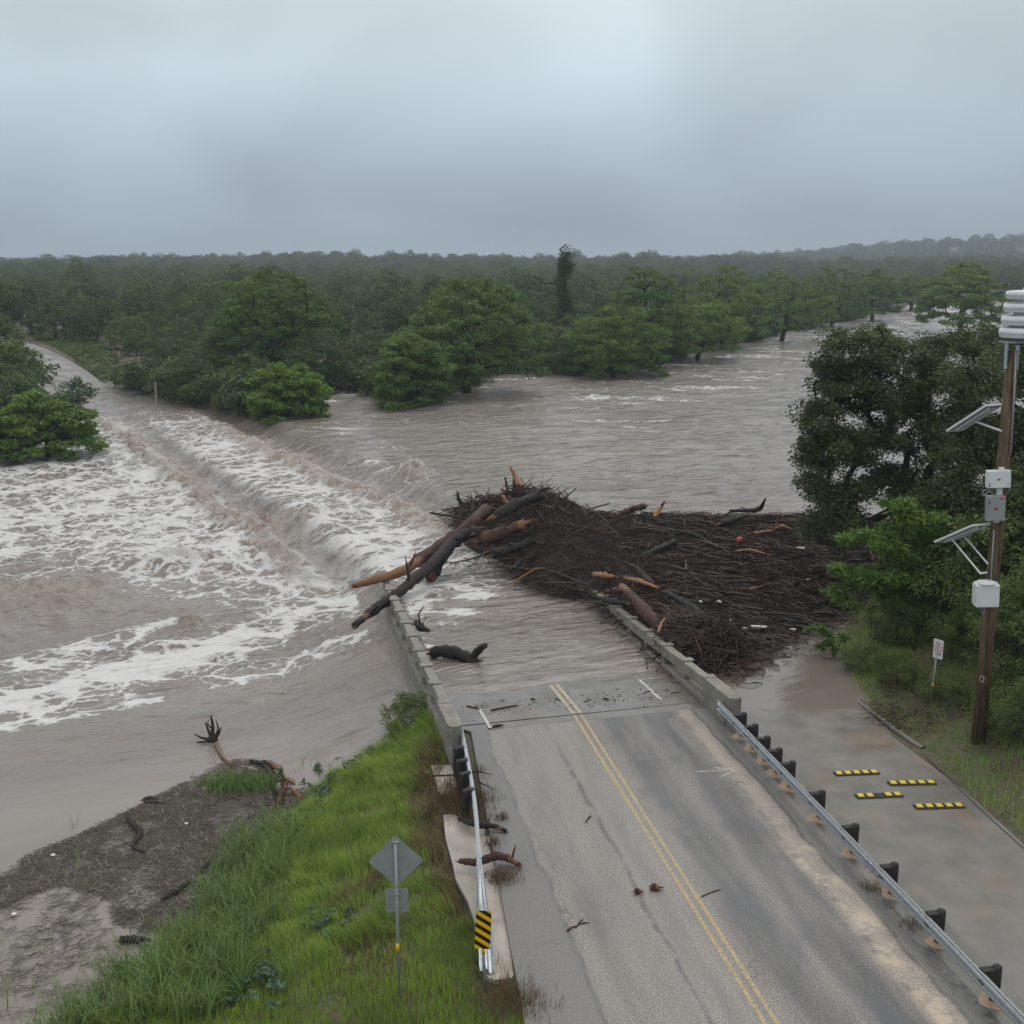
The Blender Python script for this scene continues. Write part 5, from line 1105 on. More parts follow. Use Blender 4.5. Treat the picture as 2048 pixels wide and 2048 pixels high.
# ragged fringe of loose ends round the raft
N = 3800; tq = rng.uniform(0, len(DP), N); i0 = tq.astype(int); fq = (tq-i0)[:, None]; dpa = np.array(DP); e_ = dpa[i0]*(1-fq)+dpa[(i0+1) % len(DP)]*fq; p = e_+rng.normal(0, .55, (N, 2)); ed_, _ = pl_dist(p[:, 0], p[:, 1], DP+DP[:1]); out_ = ~inpoly(p[:, 0], p[:, 1], DP)
L = rng.uniform(.2, 1.5, N)*np.where(out_, np.exp(-ed_*.6), 1); z = U_LEV+.06+rng.uniform(0, .22, N)*~out_-.12*(p[:, 0] < 2)*out_
sticks(mb, np.column_stack([p, z]), L, rng.uniform(.008, .028, N), rng.uniform(0, math.pi, N), rng.normal(0, .12, N), rng.normal(0, .18, N), rng, np.clip(rng.beta(2, 3.2, N), 0, 1))
N = 170; p = np.column_stack([rng.normal(-1.3, 1.7, N), rng.normal(63.6, 1.6, N)]); p = p[inpoly(p[:, 0], p[:, 1], DP)]; N = len(p)
sticks(mb, np.column_stack([p, pile(p[:, 0], p[:, 1])+rng.uniform(.0, .4, N)]), rng.uniform(.5, 1.7, N), rng.uniform(.015, .05, N), rng.uniform(0, 6.28, N), rng.uniform(.2, .95, N), rng.normal(0, .2, N), rng, rng.beta(2, 3, N))
# root ball fringe where the raft ends at the rail
N = 900; a = rng.uniform(0, 2*math.pi, N); rr = rng.uniform(.2, 1, N)**.6*1.5; p = np.stack([7.0+rr*np.cos(a), 40.6+rr*1.15*np.sin(a), np.zeros(N)], 1); p[:, 2] = pile(p[:, 0], p[:, 1])+rng.uniform(-.1, .35, N)
sticks(mb, p, rng.uniform(.4, 1.5, N), rng.uniform(.012, .03, N), a+rng.normal(0, .8, N), rng.normal(.1, .5, N), rng.normal(0, .28, N), rng, rng.beta(2, 4, N))
o_ = mb.build('driftwood_raft', M['sticks'], smooth=False); tag(o_, 'tangled raft of dark broken branches dammed against the bridge', 'driftwood', kind='stuff')
# named logs -------------------------------------------------------
def log(pts, rad, mat, label, name='driftwood_log', group=None, raw=None, cat='log', stubs=0, sides=9, nz=.12, seed=1, flat=1.):
    """pts world points; raw: list of (t0, t1) stretches of stripped wood"""
    rng = np.random.default_rng(seed+int(abs(pts[0][0]*97+pts[0][1]*31))); base = Vector(pts[0]); n = 6; path = smooth_path(pts, n); L = len(path); rad = np.interp(np.linspace(0, 1, L), np.linspace(0, 1, len(rad)), rad)
    path = path+rng.normal(0, .05, (L, 3))*rad[:, None]
    k = MB(); nv0 = 0; k.tube(path, rad*rng.uniform(1-nz, 1+nz, L), sides)
    v = k.v[0]; ring = np.repeat(np.arange(L), sides); ring = np.concatenate([ring, [0, L-1]]); tt_ = ring/(L-1)
    vv = v.copy(); jit = 1+.30*vnoise(tt_*12+np.arange(len(v))*1.7, np.arange(len(v))*.73, seed); cc = path[ring]; v[:] = cc+(vv-cc)*np.where(ring >= 0, jit, 1)[:, None]
    rw = np.zeros(len(v)); 
    for t0, t1 in (raw or []): rw = np.maximum(rw, sst(t0-.04, t0+.04, tt_)*(1-sst(t1-.04, t1+.04, tt_)))
    rw[-2:] = 1; k.a['raw'] = [(0, rw)]
    # splintered ends
    for e, s_ in ((0, -1), (L-1, 1)):
        d = path[1]-path[0] if e == 0 else path[-1]-path[-2]; d = d/np.linalg.norm(d)*(1 if e else -1)
        for _ in range(4):
            a_ = rng.normal(size=3); a_ -= d*(a_@d); a_ /= np.linalg.norm(a_); st = path[e]+a_*rad[e]*rng.uniform(.2, .8); k.tube([st-d*rad[e]*.3, st+d*rad[e]*rng.uniform(.8, 2.4)], [rad[e]*.35, .004], 4, caps=False, raw=1.)
    for _ in range(stubs):
        i_ = rng.integers(2, L-2); a_ = rng.normal(size=3); a_[2] = abs(a_[2]); a_ /= np.linalg.norm(a_); st = path[i_]; le = rad[i_]*rng.uniform(2.5, 7); mid = st+a_*le*.6+rng.normal(0, .1, 3)*le
        k.tube([st, mid, st+a_*le+rng.normal(0, .25, 3)*le], [rad[i_]*.4, rad[i_]*.28, rad[i_]*.08], 5, caps=False, raw=0.)
    for i_ in range(len(k.v)): k.v[i_] = k.v[i_]-np.array(base)
    # attribute pieces written by tube() come after the hand made one
    o = k.build(name, M[mat]); o.location = base; return tag(o, label, cat, group)
def zp(px, py, z): return P(px, py, z)
G1 = None
log([zp(707, 1172, -.1), zp(748, 1160, .0), zp(806, 1142, .1), zp(850, 1112, .35), zp(905, 1075, .8), zp(945, 1045, 1.3), zp(972, 1018, 1.6)], [.10, .20, .22, .25, .29, .31, .30], 'log_red', 'long reddish trunk stripped to orange wood along its low end, thrown across the falls', raw=[(.0, .45)], stubs=2, sides=11)
log([zp(709, 1251, -.6), zp(745, 1222, -.5), zp(786, 1194, -.2), zp(832, 1156, .1), zp(872, 1120, .4), zp(915, 1076, .9), zp(959, 1062, 1.1)], [.13, .18, .21, .24, .27, .29, .27], 'log_dark', 'long dark trunk crossing above the end of the left parapet, red at its low tip', raw=[(.06, .12)], stubs=5, sides=11)
log([zp(862, 1152, -.4), zp(880, 1120, .0), zp(908, 1086, .6), zp(935, 1068, 1.0)], [.27, .30, .27, .24], 'log_dark', 'thick dark broken trunk wedged beneath the long dark trunk', stubs=1)
log([zp(984, 1108, .2), zp(1025, 1097, .4), zp(1071, 1082, .7)], [.26, .25, .2], 'log_dark', 'blunt black log jutting left from the raft over the flooded deck', stubs=1)
log([zp(955, 1080, .7), zp(1000, 1068, .9), zp(1050, 1048, 1.4)], [.26, .32, .30], 'log_red', 'thick brown log in the heap with a pale broken end', raw=[(.9, 1)], stubs=1)
log([zp(991, 1033, 1.6), zp(1035, 1008, 2.1), zp(1080, 990, 2.3)], [.24, .26, .24], 'log_dark', 'smooth grey log lying across the top of the heap', stubs=1)
log([PY(1002, 987, 63), PY(1016, 1008, 62.5), PY(1035, 1024, 61.5)], [.08, .13, .14], 'log_fresh', 'short split orange limb leaning on top of the heap', raw=[(0, .5)])
log([PY(1020, 933, 65.5), PY(1030, 952, 65.5), PY(1041, 975, 65), PY(1059, 1000, 64.5)], [.05, .14, .17, .16], 'log_fresh', 'tallest splintered stem standing up from the heap, orange on one side', raw=[(0, .62)])
log([PY(1043, 972, 64.9), PY(1042, 990, 64.8), PY(1041, 1003, 64.6)], [.10, .07, .05], 'log_fresh', 'strip of orange wood hanging from the tallest splintered stem', raw=[(0, 1)])
log([PY(1010, 955, 65), PY(1015, 978, 65), PY(1024, 1005, 64.5)], [.05, .07, .09], 'log_dark', 'thin black stem standing left of the tallest splintered stem', stubs=1)
log([PY(1028, 950, 65.5), PY(1029, 975, 65.3), PY(1030, 1006, 65)], [.07, .11, .12], 'log_dark', 'ragged black stem standing between the thin one and the tallest', stubs=3)
log([PY(915, 985, 64), PY(918, 1000, 64), PY(930, 1009, 64), PY(955, 1015, 64)], [.07, .13, .11, .14], 'log_dark', 'upturned black branch end sticking out over the falls, topmost on the left', stubs=2)
log([PY(861, 1026, 60), PY(895, 1031, 60), PY(925, 1037, 60), PY(950, 1037, 60.5)], [.06, .06, .07, .10], 'log_dark', 'straight black limb reaching left over the falls from the heap', stubs=2)
log([zp(1024, 1137, -.1), zp(1045, 1122, .1), zp(1069, 1107, .4)], [.07, .12, .14], 'log_dark', 'short dark limb pointing down to the flooded deck below the heap')
log([zp(1045, 1137, -.1), zp(1053, 1124, .1), zp(1064, 1115, .3)], [.06, .09, .09], 'log_red', 'small pinkish limb beside the short dark limb below the heap')
log([zp(1243, 1172, .75), zp(1262, 1192, .8), zp(1285, 1217, .75), zp(1320, 1256, .6)], [.13, .20, .24, .20], 'log_red', 'stout reddish trunk with a fresh orange break, leaning on the right parapet', raw=[(0, .24)], sides=12)
log([zp(1249, 1155, .7), zp(1280, 1163, .7), zp(1316, 1176, .7)], [.06, .10, .07], 'log_fresh', 'fresh orange split log just above the stout reddish trunk', raw=[(0, 1)])
log([zp(1264, 1134, .6), zp(1283, 1150, .65), zp(1304, 1168, .7)], [.16, .18, .15], 'log_dark', 'olive brown log lying behind the fresh orange one', raw=[(0, .05)])
log([zp(1188, 1148, .6), zp(1210, 1151, .7), zp(1233, 1154, .7)], [.09, .13, .07], 'log_fresh', 'orange splintered chunk at the middle of the right parapet heap', raw=[(0, .9)])
log([zp(1207, 1120, .9), zp(1214, 1134, .75), zp(1222, 1148, .6)], [.12, .18, .17], 'log_dark', 'short upright dark stub behind the orange splintered chunk')
log([zp(1281, 1113, .35), zp(1314, 1099, .4), zp(1348, 1083, .35)], [.08, .14, .16], 'log_dark', 'dark bowed log alone in the middle of the raft')
log([zp(1330, 1184, .6), zp(1358, 1200, .7), zp(1384, 1216, .8), zp(1412, 1248, .8), zp(1417, 1282, .4)], [.10, .14, .17, .17, .12], 'log_dark', 'long dark trunk curving down to the root ball by the rail', raw=[(.85, .97)], stubs=3)
log([zp(1317, 1263, .9), zp(1324, 1245, 1.), zp(1336, 1231, 1.05), zp(1338, 1219, 1.1), zp(1320, 1206, 1.)], [.05, .06, .055, .05, .03], 'log_fresh', 'pale bare crooked branch above the root ball', raw=[(0, .4)])
log([zp(1240, 1027, .45), zp(1264, 1019, .6), zp(1289, 1012, .7)], [.12, .16, .17], 'log_red', 'reddish log on the far edge of the raft', stubs=1)
log([PY(1307, 1036, 63.5), PY(1318, 1020, 64), PY(1329, 1003, 64.3)], [.13, .12, .06], 'log_fresh', 'orange stump end tilting up at the far edge of the raft', raw=[(0, .7)])
log([PY(1104, 990, 65), PY(1133, 1004, 64.5), PY(1163, 1016, 64)], [.07, .13, .14], 'log_dark', 'black forked limb rising at the far left edge of the raft', stubs=2)
log([PY(1117, 980, 65), PY(1135, 998, 64.8), PY(1156, 1011, 64.5)], [.03, .06, .07], 'log_fresh', 'thin orange split limb above the black forked limb', raw=[(0, .6)])
log([zp(1460, 1022, .1), zp(1490, 1021, .2), zp(1518, 1018, .3), PY(1531, 997, 64)], [.08, .12, .15, .05], 'log_dark', 'low snag with an upright prong on the far edge near the oak', stubs=1)
log([zp(1442, 1047, .2), zp(1467, 1039, .3), zp(1492, 1031, .3)], [.16, .17, .12], 'log_dark', 'thick black log floating below the low snag')
log([zp(1550, 1057, .2), zp(1565, 1053, .3), zp(1580, 1058, .2)], [.05, .11, .06], 'log_fresh', 'bright orange splintered piece near the oak', raw=[(0, 1)])
log([zp(1502, 1067, .2), zp(1525, 1064, .25), zp(1548, 1061, .2)], [.06, .08, .05], 'log_fresh', 'pale thin log left of the bright orange piece', raw=[(.1, .9)])
log([zp(1476, 1177, .1), zp(1505, 1178, .15), zp(1540, 1167, .15)], [.04, .07, .06], 'log_red', 'slender brown pole in the near part of the raft', raw=[(.4, .6)])
log([zp(1508, 1130, .1), zp(1538, 1129, .15), zp(1568, 1127, .1)], [.03, .05, .05], 'log_red', 'slender pole in the right middle of the raft')
log([zp(1444, 1139, .1), zp(1464, 1141, .2), zp(1486, 1146, .1)], [.08, .12, .07], 'log_dark', 'short grey barkless log in the middle of the raft')
log([zp(1208, 1185, .7), zp(1232, 1181, .8), zp(1258, 1182, .8)], [.09, .12, .09], 'log_red', 'brown log lying on the right parapet, upper of two')
log([zp(1208, 1199, .6), zp(1230, 1204, .7), zp(1254, 1208, .7)], [.14, .13, .11], 'log_dark', 'dark knotted log lying on the right parapet, lower of two', stubs=2)
log([zp(1560, 1235, .05), zp(1585, 1243, .1), zp(1615, 1247, .05)], [.05, .07, .05], 'log_dark', 'dark log along the near right edge of the raft')
log([zp(1395, 1290, .05), zp(1425, 1293, .1), zp(1450, 1300, .0)], [.05, .09, .05], 'log_dark', 'blackened log end poking from the raft into the brown pool')
log([zp(1540, 1110, .1), zp(1500, 1100, .12), zp(1470, 1103, .1)], [.04, .07, .05], 'log_fresh', 'weathered plank like log below the orange ball', raw=[(0, 1)])
log([zp(1340, 1060, .25), zp(1385, 1068, .25), zp(1430, 1090, .2)], [.04, .08, .06], 'log_dark', 'bent dark pole left of the orange ball', stubs=2)
wz = -.38
log([zp(862, 1304, wz+.35), zp(890, 1302, wz+.42), zp(922, 1310, wz+.35), zp(945, 1325, wz+.12), zp(981, 1328, wz)], [.17, .21, .22, .24, .03], 'log_dark', 'dark forked trunk stranded on the flooded deck against the left parapet', raw=[(.78, .9)], stubs=0, sides=12)
log([zp(941, 1318, wz+.2), zp(955, 1303, wz+.55), zp(969, 1290, wz+.9)], [.17, .13, .11], 'log_dark', 'stub limb rising from the stranded forked trunk')
log([zp(832, 1244, .05), zp(842, 1256, .05), zp(858, 1261, -.05)], [.10, .14, .08], 'log_dark', 'short broken log caught inside the left parapet', raw=[(.7, 1)], stubs=3)
log([zp(919, 1722, .12), zp(955, 1724, .15), zp(990, 1712, .24), zp(1020, 1718, .15), zp(1040, 1731, .08)], [.06, .09, .10, .085, .06], 'log_red', 'curved reddish log lying under the left guard rail, nearer of two', raw=[(.72, .95)], stubs=1)
log([zp(918, 1637, .1), zp(950, 1648, .12), zp(985, 1652, .12), zp(1013, 1662, .05)], [.05, .09, .07, .045], 'log_dark', 'dark log with a pale broken tip under the left guard rail, farther of two', raw=[(.7, .92)], stubs=3)
log([zp(862, 1552, .1), zp(885, 1551, .12), zp(915, 1549, .15), zp(950, 1543, .15), zp(984, 1549, .05)], [.018, .025, .022, .018, .01], 'log_dark', 'thin bent branch across the posts of the left guard rail')
log([zp(953, 1563, .1), zp(970, 1570, .08), zp(987, 1577, .03)], [.02, .015, .01], 'log_dark', 'short thin stick on the left shoulder below the posts')
lw_ = L_LEV; M['litter_wood'] = wood_mat('sunken_wood', (.06, .045, .035), (.24, .165, .11), .5)
log([zp(433, 1487, lw_+.1), zp(440, 1505, lw_+.06), zp(452, 1520, lw_+.06), zp(466, 1529, lw_+.1)], [.07, .06, .05, .04], 'litter_wood', 'pale half sunken trunk between the stump and the debris mound', raw=[(0, 1)])
for pts, rad, lb in [([(254, 1630), (262, 1645), (281, 1665), (266, 1693), (290, 1705)], [.05, .08, .08, .05, .02], 'black crooked branch lying across the reed litter'), ([(322, 1800), (348, 1785), (375, 1765)], [.03, .09, .07], 'dark pointed log at the edge of the reeds'),
      ([(240, 1880), (268, 1878), (300, 1880)], [.08, .09, .06], 'blackened log end among the reeds'), ([(290, 1606), (322, 1608), (360, 1615)], [.05, .06, .03], 'low brown log on the outer edge of the litter'), ([(480, 1705), (495, 1690), (508, 1680)], [.04, .06, .05], 'brown stub near the grass edge of the litter'),
      ([(400, 1745), (412, 1732), (425, 1715)], [.05, .08, .05], 'half buried log in the litter beside the tall grass'), ([(286, 1600), (300, 1597), (313, 1600)], [.06, .08, .05], 'small black log tip at the outer edge of the litter')]:
    log([zp(*q_, lw_+.10) for q_ in pts], rad, 'log_dark', lb)
# stump with its roots in the air
sbp = np.array(zp(425, 1482, lw_)); stp = empty('root_stump', tuple(sbp), 'black stump with roots pointing up out of the calm left pool', 'stump'); stp.scale = (.62, .62, .62)
k = MB(); k.tube([(0, 0, -.5), (0, 0, .15), (.05, 0, .35)], [.32, .30, .15], 10, raw=.0)
for ends, rr in [([(-.05, 0, .2), (-.22, 0, .7), (-.32, -.05, 1.15)], .1), ([(.0, 0, .2), (.05, .05, .9), (-.02, 0, 1.55)], .13), ([(.1, 0, .1), (.35, 0, .4), (.55, -.1, .85)], .1), ([(-.2, 0, .1), (-.6, -.1, .25), (-.95, -.1, .45)], .09), ([(-.2, -.1, .0), (-.5, -.2, .05), (-.85, -.2, .02)], .07), ([(.1, .1, .2), (.3, .2, .6), (.2, .25, 1.1)], .08), ([(.02, .03, .7), (-.2, .0, 1.0), (-.15, 0, 1.3)], .05)]:
    k.tube(smooth_path(ends, 5), np.linspace(rr, rr*.35, 11), 7, raw=np.repeat(np.concatenate([np.linspace(0, .7, 11)]), 7).tolist()+[.7, .7])
k.build('roots', M['log_dark'], stp)
# chips and sticks lying on the road and the bridge deck
def zroad(p): return 0.012
TW = [((983, 1417), (1037, 1406), .03, 'log_red', 'longest straight brown stick on the bridge deck'), ((934, 1407), (959, 1414), .022, 'log_dark', 'forked black twig at the waterline beside the left white line'), ((987, 1453), (1006, 1450), .04, 'log_dark', 'short thick stick on the concrete just before the deck joint'),
      ((1181, 1632), (1171, 1645), .02, 'log_dark', 'small bent black stick alone in the left lane'), ((1404, 1793), (1440, 1779), .014, 'log_red', 'thin reddish stick beside the yellow lines'), ((1111, 1391), (1121, 1397), .016, 'log_dark', 'little stick across the yellow lines on the deck'),
      ((1288, 1381), (1302, 1376), .015, 'log_dark', 'thin twig left of the right white line on the deck'), ((1342, 1382), (1364, 1380), .013, 'log_dark', 'straight twig right of the right white line'), ((1168, 1400), (1182, 1396), .012, 'log_dark', 'twig in the middle of the deck'), ((1135, 1861), (1152, 1852), .018, 'log_red', 'reddish twig left of the twig cluster in the left lane'), ((1152, 1855), (1166, 1838), .015, 'log_dark', 'upper twig of the cluster in the left lane'),
      ((1160, 1848), (1178, 1846), .014, 'log_dark', 'right twig of the cluster in the left lane'), ((1063, 1392), (1070, 1393), .03, 'log_dark', 'black wood chip on the deck left of the yellow lines'), ((1208, 1393), (1218, 1396), .03, 'log_dark', 'black wood chip in the middle of the right half of the deck'), ((1443, 1427+4), (1420, 1412), .02, 'log_dark', 'damp twig at the foot of the right parapet')]
for a_, b_, r_, mt, lb in TW:
    z0_ = .014; a3, b3 = np.array(P(*a_, r_)), np.array(P(*b_, r_))
    for q_ in (a3, b3):
        dv_ = (q_[:2]-AO)@BD
        if dv_ > 0: q_[2] += BSL*dv_
    md_ = (a3+b3)/2+np.array([0, .03, 0]); log([tuple(a3), tuple(md_), tuple(b3)], [r_, r_, r_*.6], mt, lb, 'twig', 'sticks and chips scattered on the road', cat='stick', sides=5)
for (px, py, r_, lb) in [(1276, 1784, .06, 'dark wood chunk in the left lane, left of the split chunk'), (1310, 1776, .08, 'split wood chunk in the left lane near the yellow lines')]:
    p_ = P(px, py, .05); log([(p_[0]-.07, p_[1], .06), (p_[0], p_[1]+.02, .065), (p_[0]+.08, p_[1], .06)], [r_*.8, r_, r_*.7], 'log_red', lb, 'wood_chunk', cat='wood chunk', raw=[(.7, 1)])
mb = MB(); N = 170; uu = rng.uniform(-3.5, 3.9, N); vv_ = rng.normal(1.3, .55, N); p = np.array([B(a, b_, .012) for a, b_ in zip(uu, vv_)]); ok = vv_ > .15; p = p[ok]; N = len(p)
sticks(mb, p, rng.uniform(.03, .14, N), rng.uniform(.005, .013, N), rng.uniform(0, 3.1, N), np.zeros(N), rng.normal(0, .1, N), rng, rng.uniform(0, .5, N)); tag(mb.build('bark_crumbs', M['sticks'], smooth=False), 'bark crumbs strewn over the wet bridge deck', 'debris', kind='stuff')
# bare twiggy branch hanging over the deck beside the crossed trunks
rng = np.random.default_rng(12); bb = np.array(zp(860, 1120, .4)); k = MB(); main = smooth_path([np.array(zp(*q_, z_))-bb for q_, z_ in [((985, 1100), .5), ((950, 1115), .35), ((905, 1125), .2), ((870, 1118), .3)]], 6); k.tube(main, np.linspace(.05, .02, len(main)), 5, caps=False)
for i in range(34):
    s_ = main[rng.integers(0, len(main))]; e_ = s_+np.array([rng.normal(0, .5), rng.normal(0, .5), -rng.uniform(.1, .7)]); k.tube([s_, (s_+e_)/2+rng.normal(0, .08, 3), e_], [.018, .012, .006], 3, caps=False)
o_ = k.build('bare_branch', M['bark']); o_.location = bb; tag(o_, 'bare twiggy branch hanging into the water beside the crossed trunks', 'branch')
# litter caught in the raft
def blob_mesh(r, seed, sq=(1, .7, .5)):
    bm = bmesh.new(); bmesh.ops.create_icosphere(bm, subdivisions=2, radius=r)
    for v in bm.verts: v.co = Vector((v.co.x*sq[0], v.co.y*sq[1], v.co.z*sq[2]))*(1+.22*mnoise.noise(v.co*(2/r)*.6+Vector((seed, 0, 0))))
    me = bpy.data.meshes.new('litter'); bm.to_mesh(me); bm.free(); return me
LT = [(1602, 1097, .20, 'largest white bottle like float in the raft, nearest the oak'), (1339, 1147, .13, 'white scrap beside the olive log in the middle of the raft'), (1277, 1027, .10, 'small white scrap near the far edge behind the reddish log'), (1180, 1058, .14, 'white scrap on the left part of the raft, right of the pair'), (1168, 1056, .10, 'small white scrap at the left of the pair'), (1411, 1028, .08, 'white speck at the far edge right of centre'),
      (1401, 1204, .12, 'white float above the root ball'), (1437, 1203, .14, 'white bar shaped scrap right of the root ball'), (1372, 1236, .08, 'white speck on the root ball, left'), (1395, 1239, .08, 'white speck on the root ball, right'), (1461, 1241, .08, 'white speck on the near raft in front of the pool'), (1490, 1255, .10, 'cream coloured scrap at the near edge of the raft'), (1585, 1259, .12, 'pale bottle at the near right edge of the raft'), (1540, 1083, .08, 'grey white scrap right of the orange ball'),
      (1103, 1035, .14, 'white strip on the heap at the left'), (1617, 1160, .10, 'white float at the right edge below the oak'), (1360, 1136, .06, 'tiny white speck left of the grey barkless log')]
for i, (px, py, r, lb) in enumerate(LT):
    p_ = P(px, py, .2); z_ = float(pile(np.array(p_[0]), np.array(p_[1])))+.08; p_ = P(px, py, z_); me = blob_mesh(r, i, (1.3, .6, .5)); me.materials.append(M['foam_litter']); o_ = bpy.data.objects.new('white_litter', me); C.objects.link(o_); o_.location = p_; o_.rotation_euler = (0, 0, i*.8); tag(o_, lb, 'litter', 'white litter caught in the driftwood')
p_ = P(1518, 1229+0, .2); k = MB(); k.box((0, 0, 0), (.62, .10, .06)); o_ = k.build('white_plank', M['foam_litter'], smooth=False, bevel=.01); o_.location = P(1518, 1253, .1); o_.rotation_euler = (0, .05, .0); tag(o_, 'short white board near the front edge of the raft', 'board')
p_ = P(1479, 1080, .35); bm = bmesh.new(); bmesh.ops.create_uvsphere(bm, u_segments=20, v_segments=12, radius=.17); me = bpy.data.meshes.new('ball'); bm.to_mesh(me); bm.free(); me.materials.append(M['orange']); me.shade_smooth(); o_ = bpy.data.objects.new('orange_ball', me); C.objects.link(o_); o_.location = p_; tag(o_, 'orange brown ball floating in the raft', 'ball')
for i, (px, py, lb) in enumerate([(28, 1828, 'white scrap on the sparse litter at the left edge'), (106, 1710, 'white scrap on the outer edge of the litter'), (373, 1647, 'white scrap in the middle of the reed litter'), (855, 1544, 'white scrap on the grass beside the upper slab')]):
    z_ = L_LEV+.08 if i < 3 else float(terrain(np.array(P(px, py, -.3)[0]), np.array(P(px, py, -.3)[1])))+.12
    me = blob_mesh(.07, 50+i); me.materials.append(M['foam_litter']); o_ = bpy.data.objects.new('white_litter', me); C.objects.link(o_); o_.location = P(px, py, z_); tag(o_, lb, 'litter')

# ------------------------------------------------------------------ reed litter floating off the left bank
rng = np.random.default_rng(15)
MAT = [P(*q_, L_LEV)[:2] for q_ in [(-60, 1800), (60, 1712), (170, 1668), (250, 1628), (330, 1590), (400, 1556), (440, 1530), (490, 1518), (540, 1528), (552, 1598), (610, 1590), (630, 1600), (560, 1660), (500, 1740), (440, 1800), (380, 1860), (300, 1870), (240, 1850), (215, 1790), (130, 1770), (60, 1790), (-60, 1850)]]
SP = [P(*q_, L_LEV)[:2] for q_ in [(-60, 1790), (200, 1700), (560, 1600), (600, 1640), (480, 1800), (330, 1960), (-60, 2060)]]
mb = MB()
for poly, N in ((MAT, 21000), (SP, 2600)):
    p = scatter(poly, N, rng); cl = fbm(p[:, 0]*.8, p[:, 1]*.8, 3, 91); 
    p = p[(cl > -.28) | (rng.uniform(0, 1, len(p)) < .25)] if N > 9000 else p[cl > -.05]; N = len(p)
    d_m, _ = pl_dist(p[:, 0], p[:, 1], [P(*q_, L_LEV)[:2] for q_ in [(400, 1600), (560, 1590)]])
    z = L_LEV+.02+.10*np.exp(-(d_m/1.5)**2)+rng.uniform(0, .05, N)
    sticks(mb, np.column_stack([p, z]), rng.uniform(.08, .55, N), rng.uniform(.005, .014, N), .45+rng.normal(0, .8, N), rng.normal(0, .07, N), rng.normal(0, .15, N), rng, np.clip(rng.beta(2.2, 3, N)+.1*cl[:N] if len(cl) >= N else rng.beta(2.2, 3, N), 0, 1))
tag(mb.build('reed_litter', M['litter'], smooth=False), 'grey brown mat of broken reeds floating off the left bank', 'reed litter', kind='stuff')
gx, gy = np.meshgrid(np.arange(-16, -4, .14), np.arange(24, 38, .14)); dd_, _ = pl_dist(gx, gy, MAT+MAT[:1]); ins = inpoly(gx, gy, MAT); holes = fbm(gx*.8, gy*.8, 3, 91)+.5*fbm(gx*3, gy*3, 2, 93)
mound = .42*np.exp(-((gx-P(485, 1565, L_LEV)[0])/1.3)**2-((gy-P(485, 1565, L_LEV)[1])/1.0)**2)
gz_ = L_LEV+.045+.035*fbm(gx*3, gy*3, 3, 95)+mound; kv = ins & (holes > -.10+.9*np.exp(-dd_/.35))
c = gx.shape[1]; i = np.arange(gx.shape[0]-1)[:, None]*c; j = np.arange(c-1)[None]; qq = np.stack([i+j, i+j+1, i+c+j+1, i+c+j], -1).reshape(-1, 4); kp = kv.ravel()[qq].all(1)
m = NM('litter_bed'); n = m.noise(14, 6, rough=.75); n2_ = m.noise(40, 3, m.scaled(m.pos(), (1, .4, 1))); m.bump(m.math('ADD', n, n2_), 1, .04); M['litterbed'] = m.done(m.mix(m.mr(n, .3, .7), (.15, .13, .11), m.mix(n2_, (.20, .175, .15), (.32, .28, .235))), .7)
mb = MB(); mb.add(np.stack([gx, gy, gz_], -1).reshape(-1, 3), q=qq[kp]); tag(mb.build('litter_bed', M['litterbed']), 'soaked crust under the floating reed litter', 'reed litter', kind='stuff')
for pts, rad, lb, rw in [([(500, 1522), (530, 1530), (546, 1560), (552, 1605)], [.05, .08, .07, .06], 'bare dark branch arching along the right side of the grassy mound', None), ([(540, 1528), (560, 1540), (568, 1552)], [.1, .06, .02], 'short root sticking out right of the grassy mound', [(0, 1)]),
      ([(560, 1562), (575, 1560), (588, 1568)], [.05, .09, .04], 'orange broken wood above the upright stub in the pool', [(0, 1)]), ([(586, 1582), (594, 1588), (602, 1595)], [.04, .08, .04], 'small orange wood fragment, rightmost in the pool', [(0, 1)]), ([(556, 1612), (562, 1590), (570, 1568)], [.10, .11, .08], 'dark upright stub with a pale top beside the mound', [(.75, 1)])]:
    log([zp(*q_, L_LEV+.18) for q_ in pts], rad, 'log_red' if rw else 'log_dark', lb, raw=rw, stubs=3)

# ------------------------------------------------------------------ grass, reeds and weeds
def blades(mb, p, L, W, yaw, lean, rng, tone, segs=2):
    """curved blades: base point, length, direction they lean to, lean angle at the tip"""
    N = len(p); d = np.stack([np.cos(yaw), np.sin(yaw), np.zeros(N)], 1); s = np.stack([-np.sin(yaw+rng.normal(0, .8, N)), np.cos(yaw), np.zeros(N)], 1); s = unit(s)
    rings = []; cur = p.copy()
    for k in range(segs+1):
        t = k/segs; wv = (W*(1-t*.8))[:, None]*.5 if k < segs else np.zeros((N, 1))
        if k < segs: rings += [cur-s*wv, cur+s*wv]
        else: rings += [cur]
        a = lean*(t+.5/segs)**1.0; cur = cur+(d*np.sin(a)[:, None]+np.array([0, 0, 1.])*np.cos(a)[:, None])*(L/segs)[:, None]
    v = np.stack(rings, 1); nv = v.shape[1]; b = (np.arange(N)*nv)[:, None, None]; q = [[[2*k, 2*k+1, 2*k+3, 2*k+2] for k in range(segs-1)]]
    mb.add(v.reshape(-1, 3), q=(b+np.array(q)).reshape(-1, 4) if segs > 1 else None, t=(b[:, 0]+np.array([[nv-3, nv-2, nv-1]])), tone=np.repeat(tone, nv))
rng = np.random.default_rng(21)
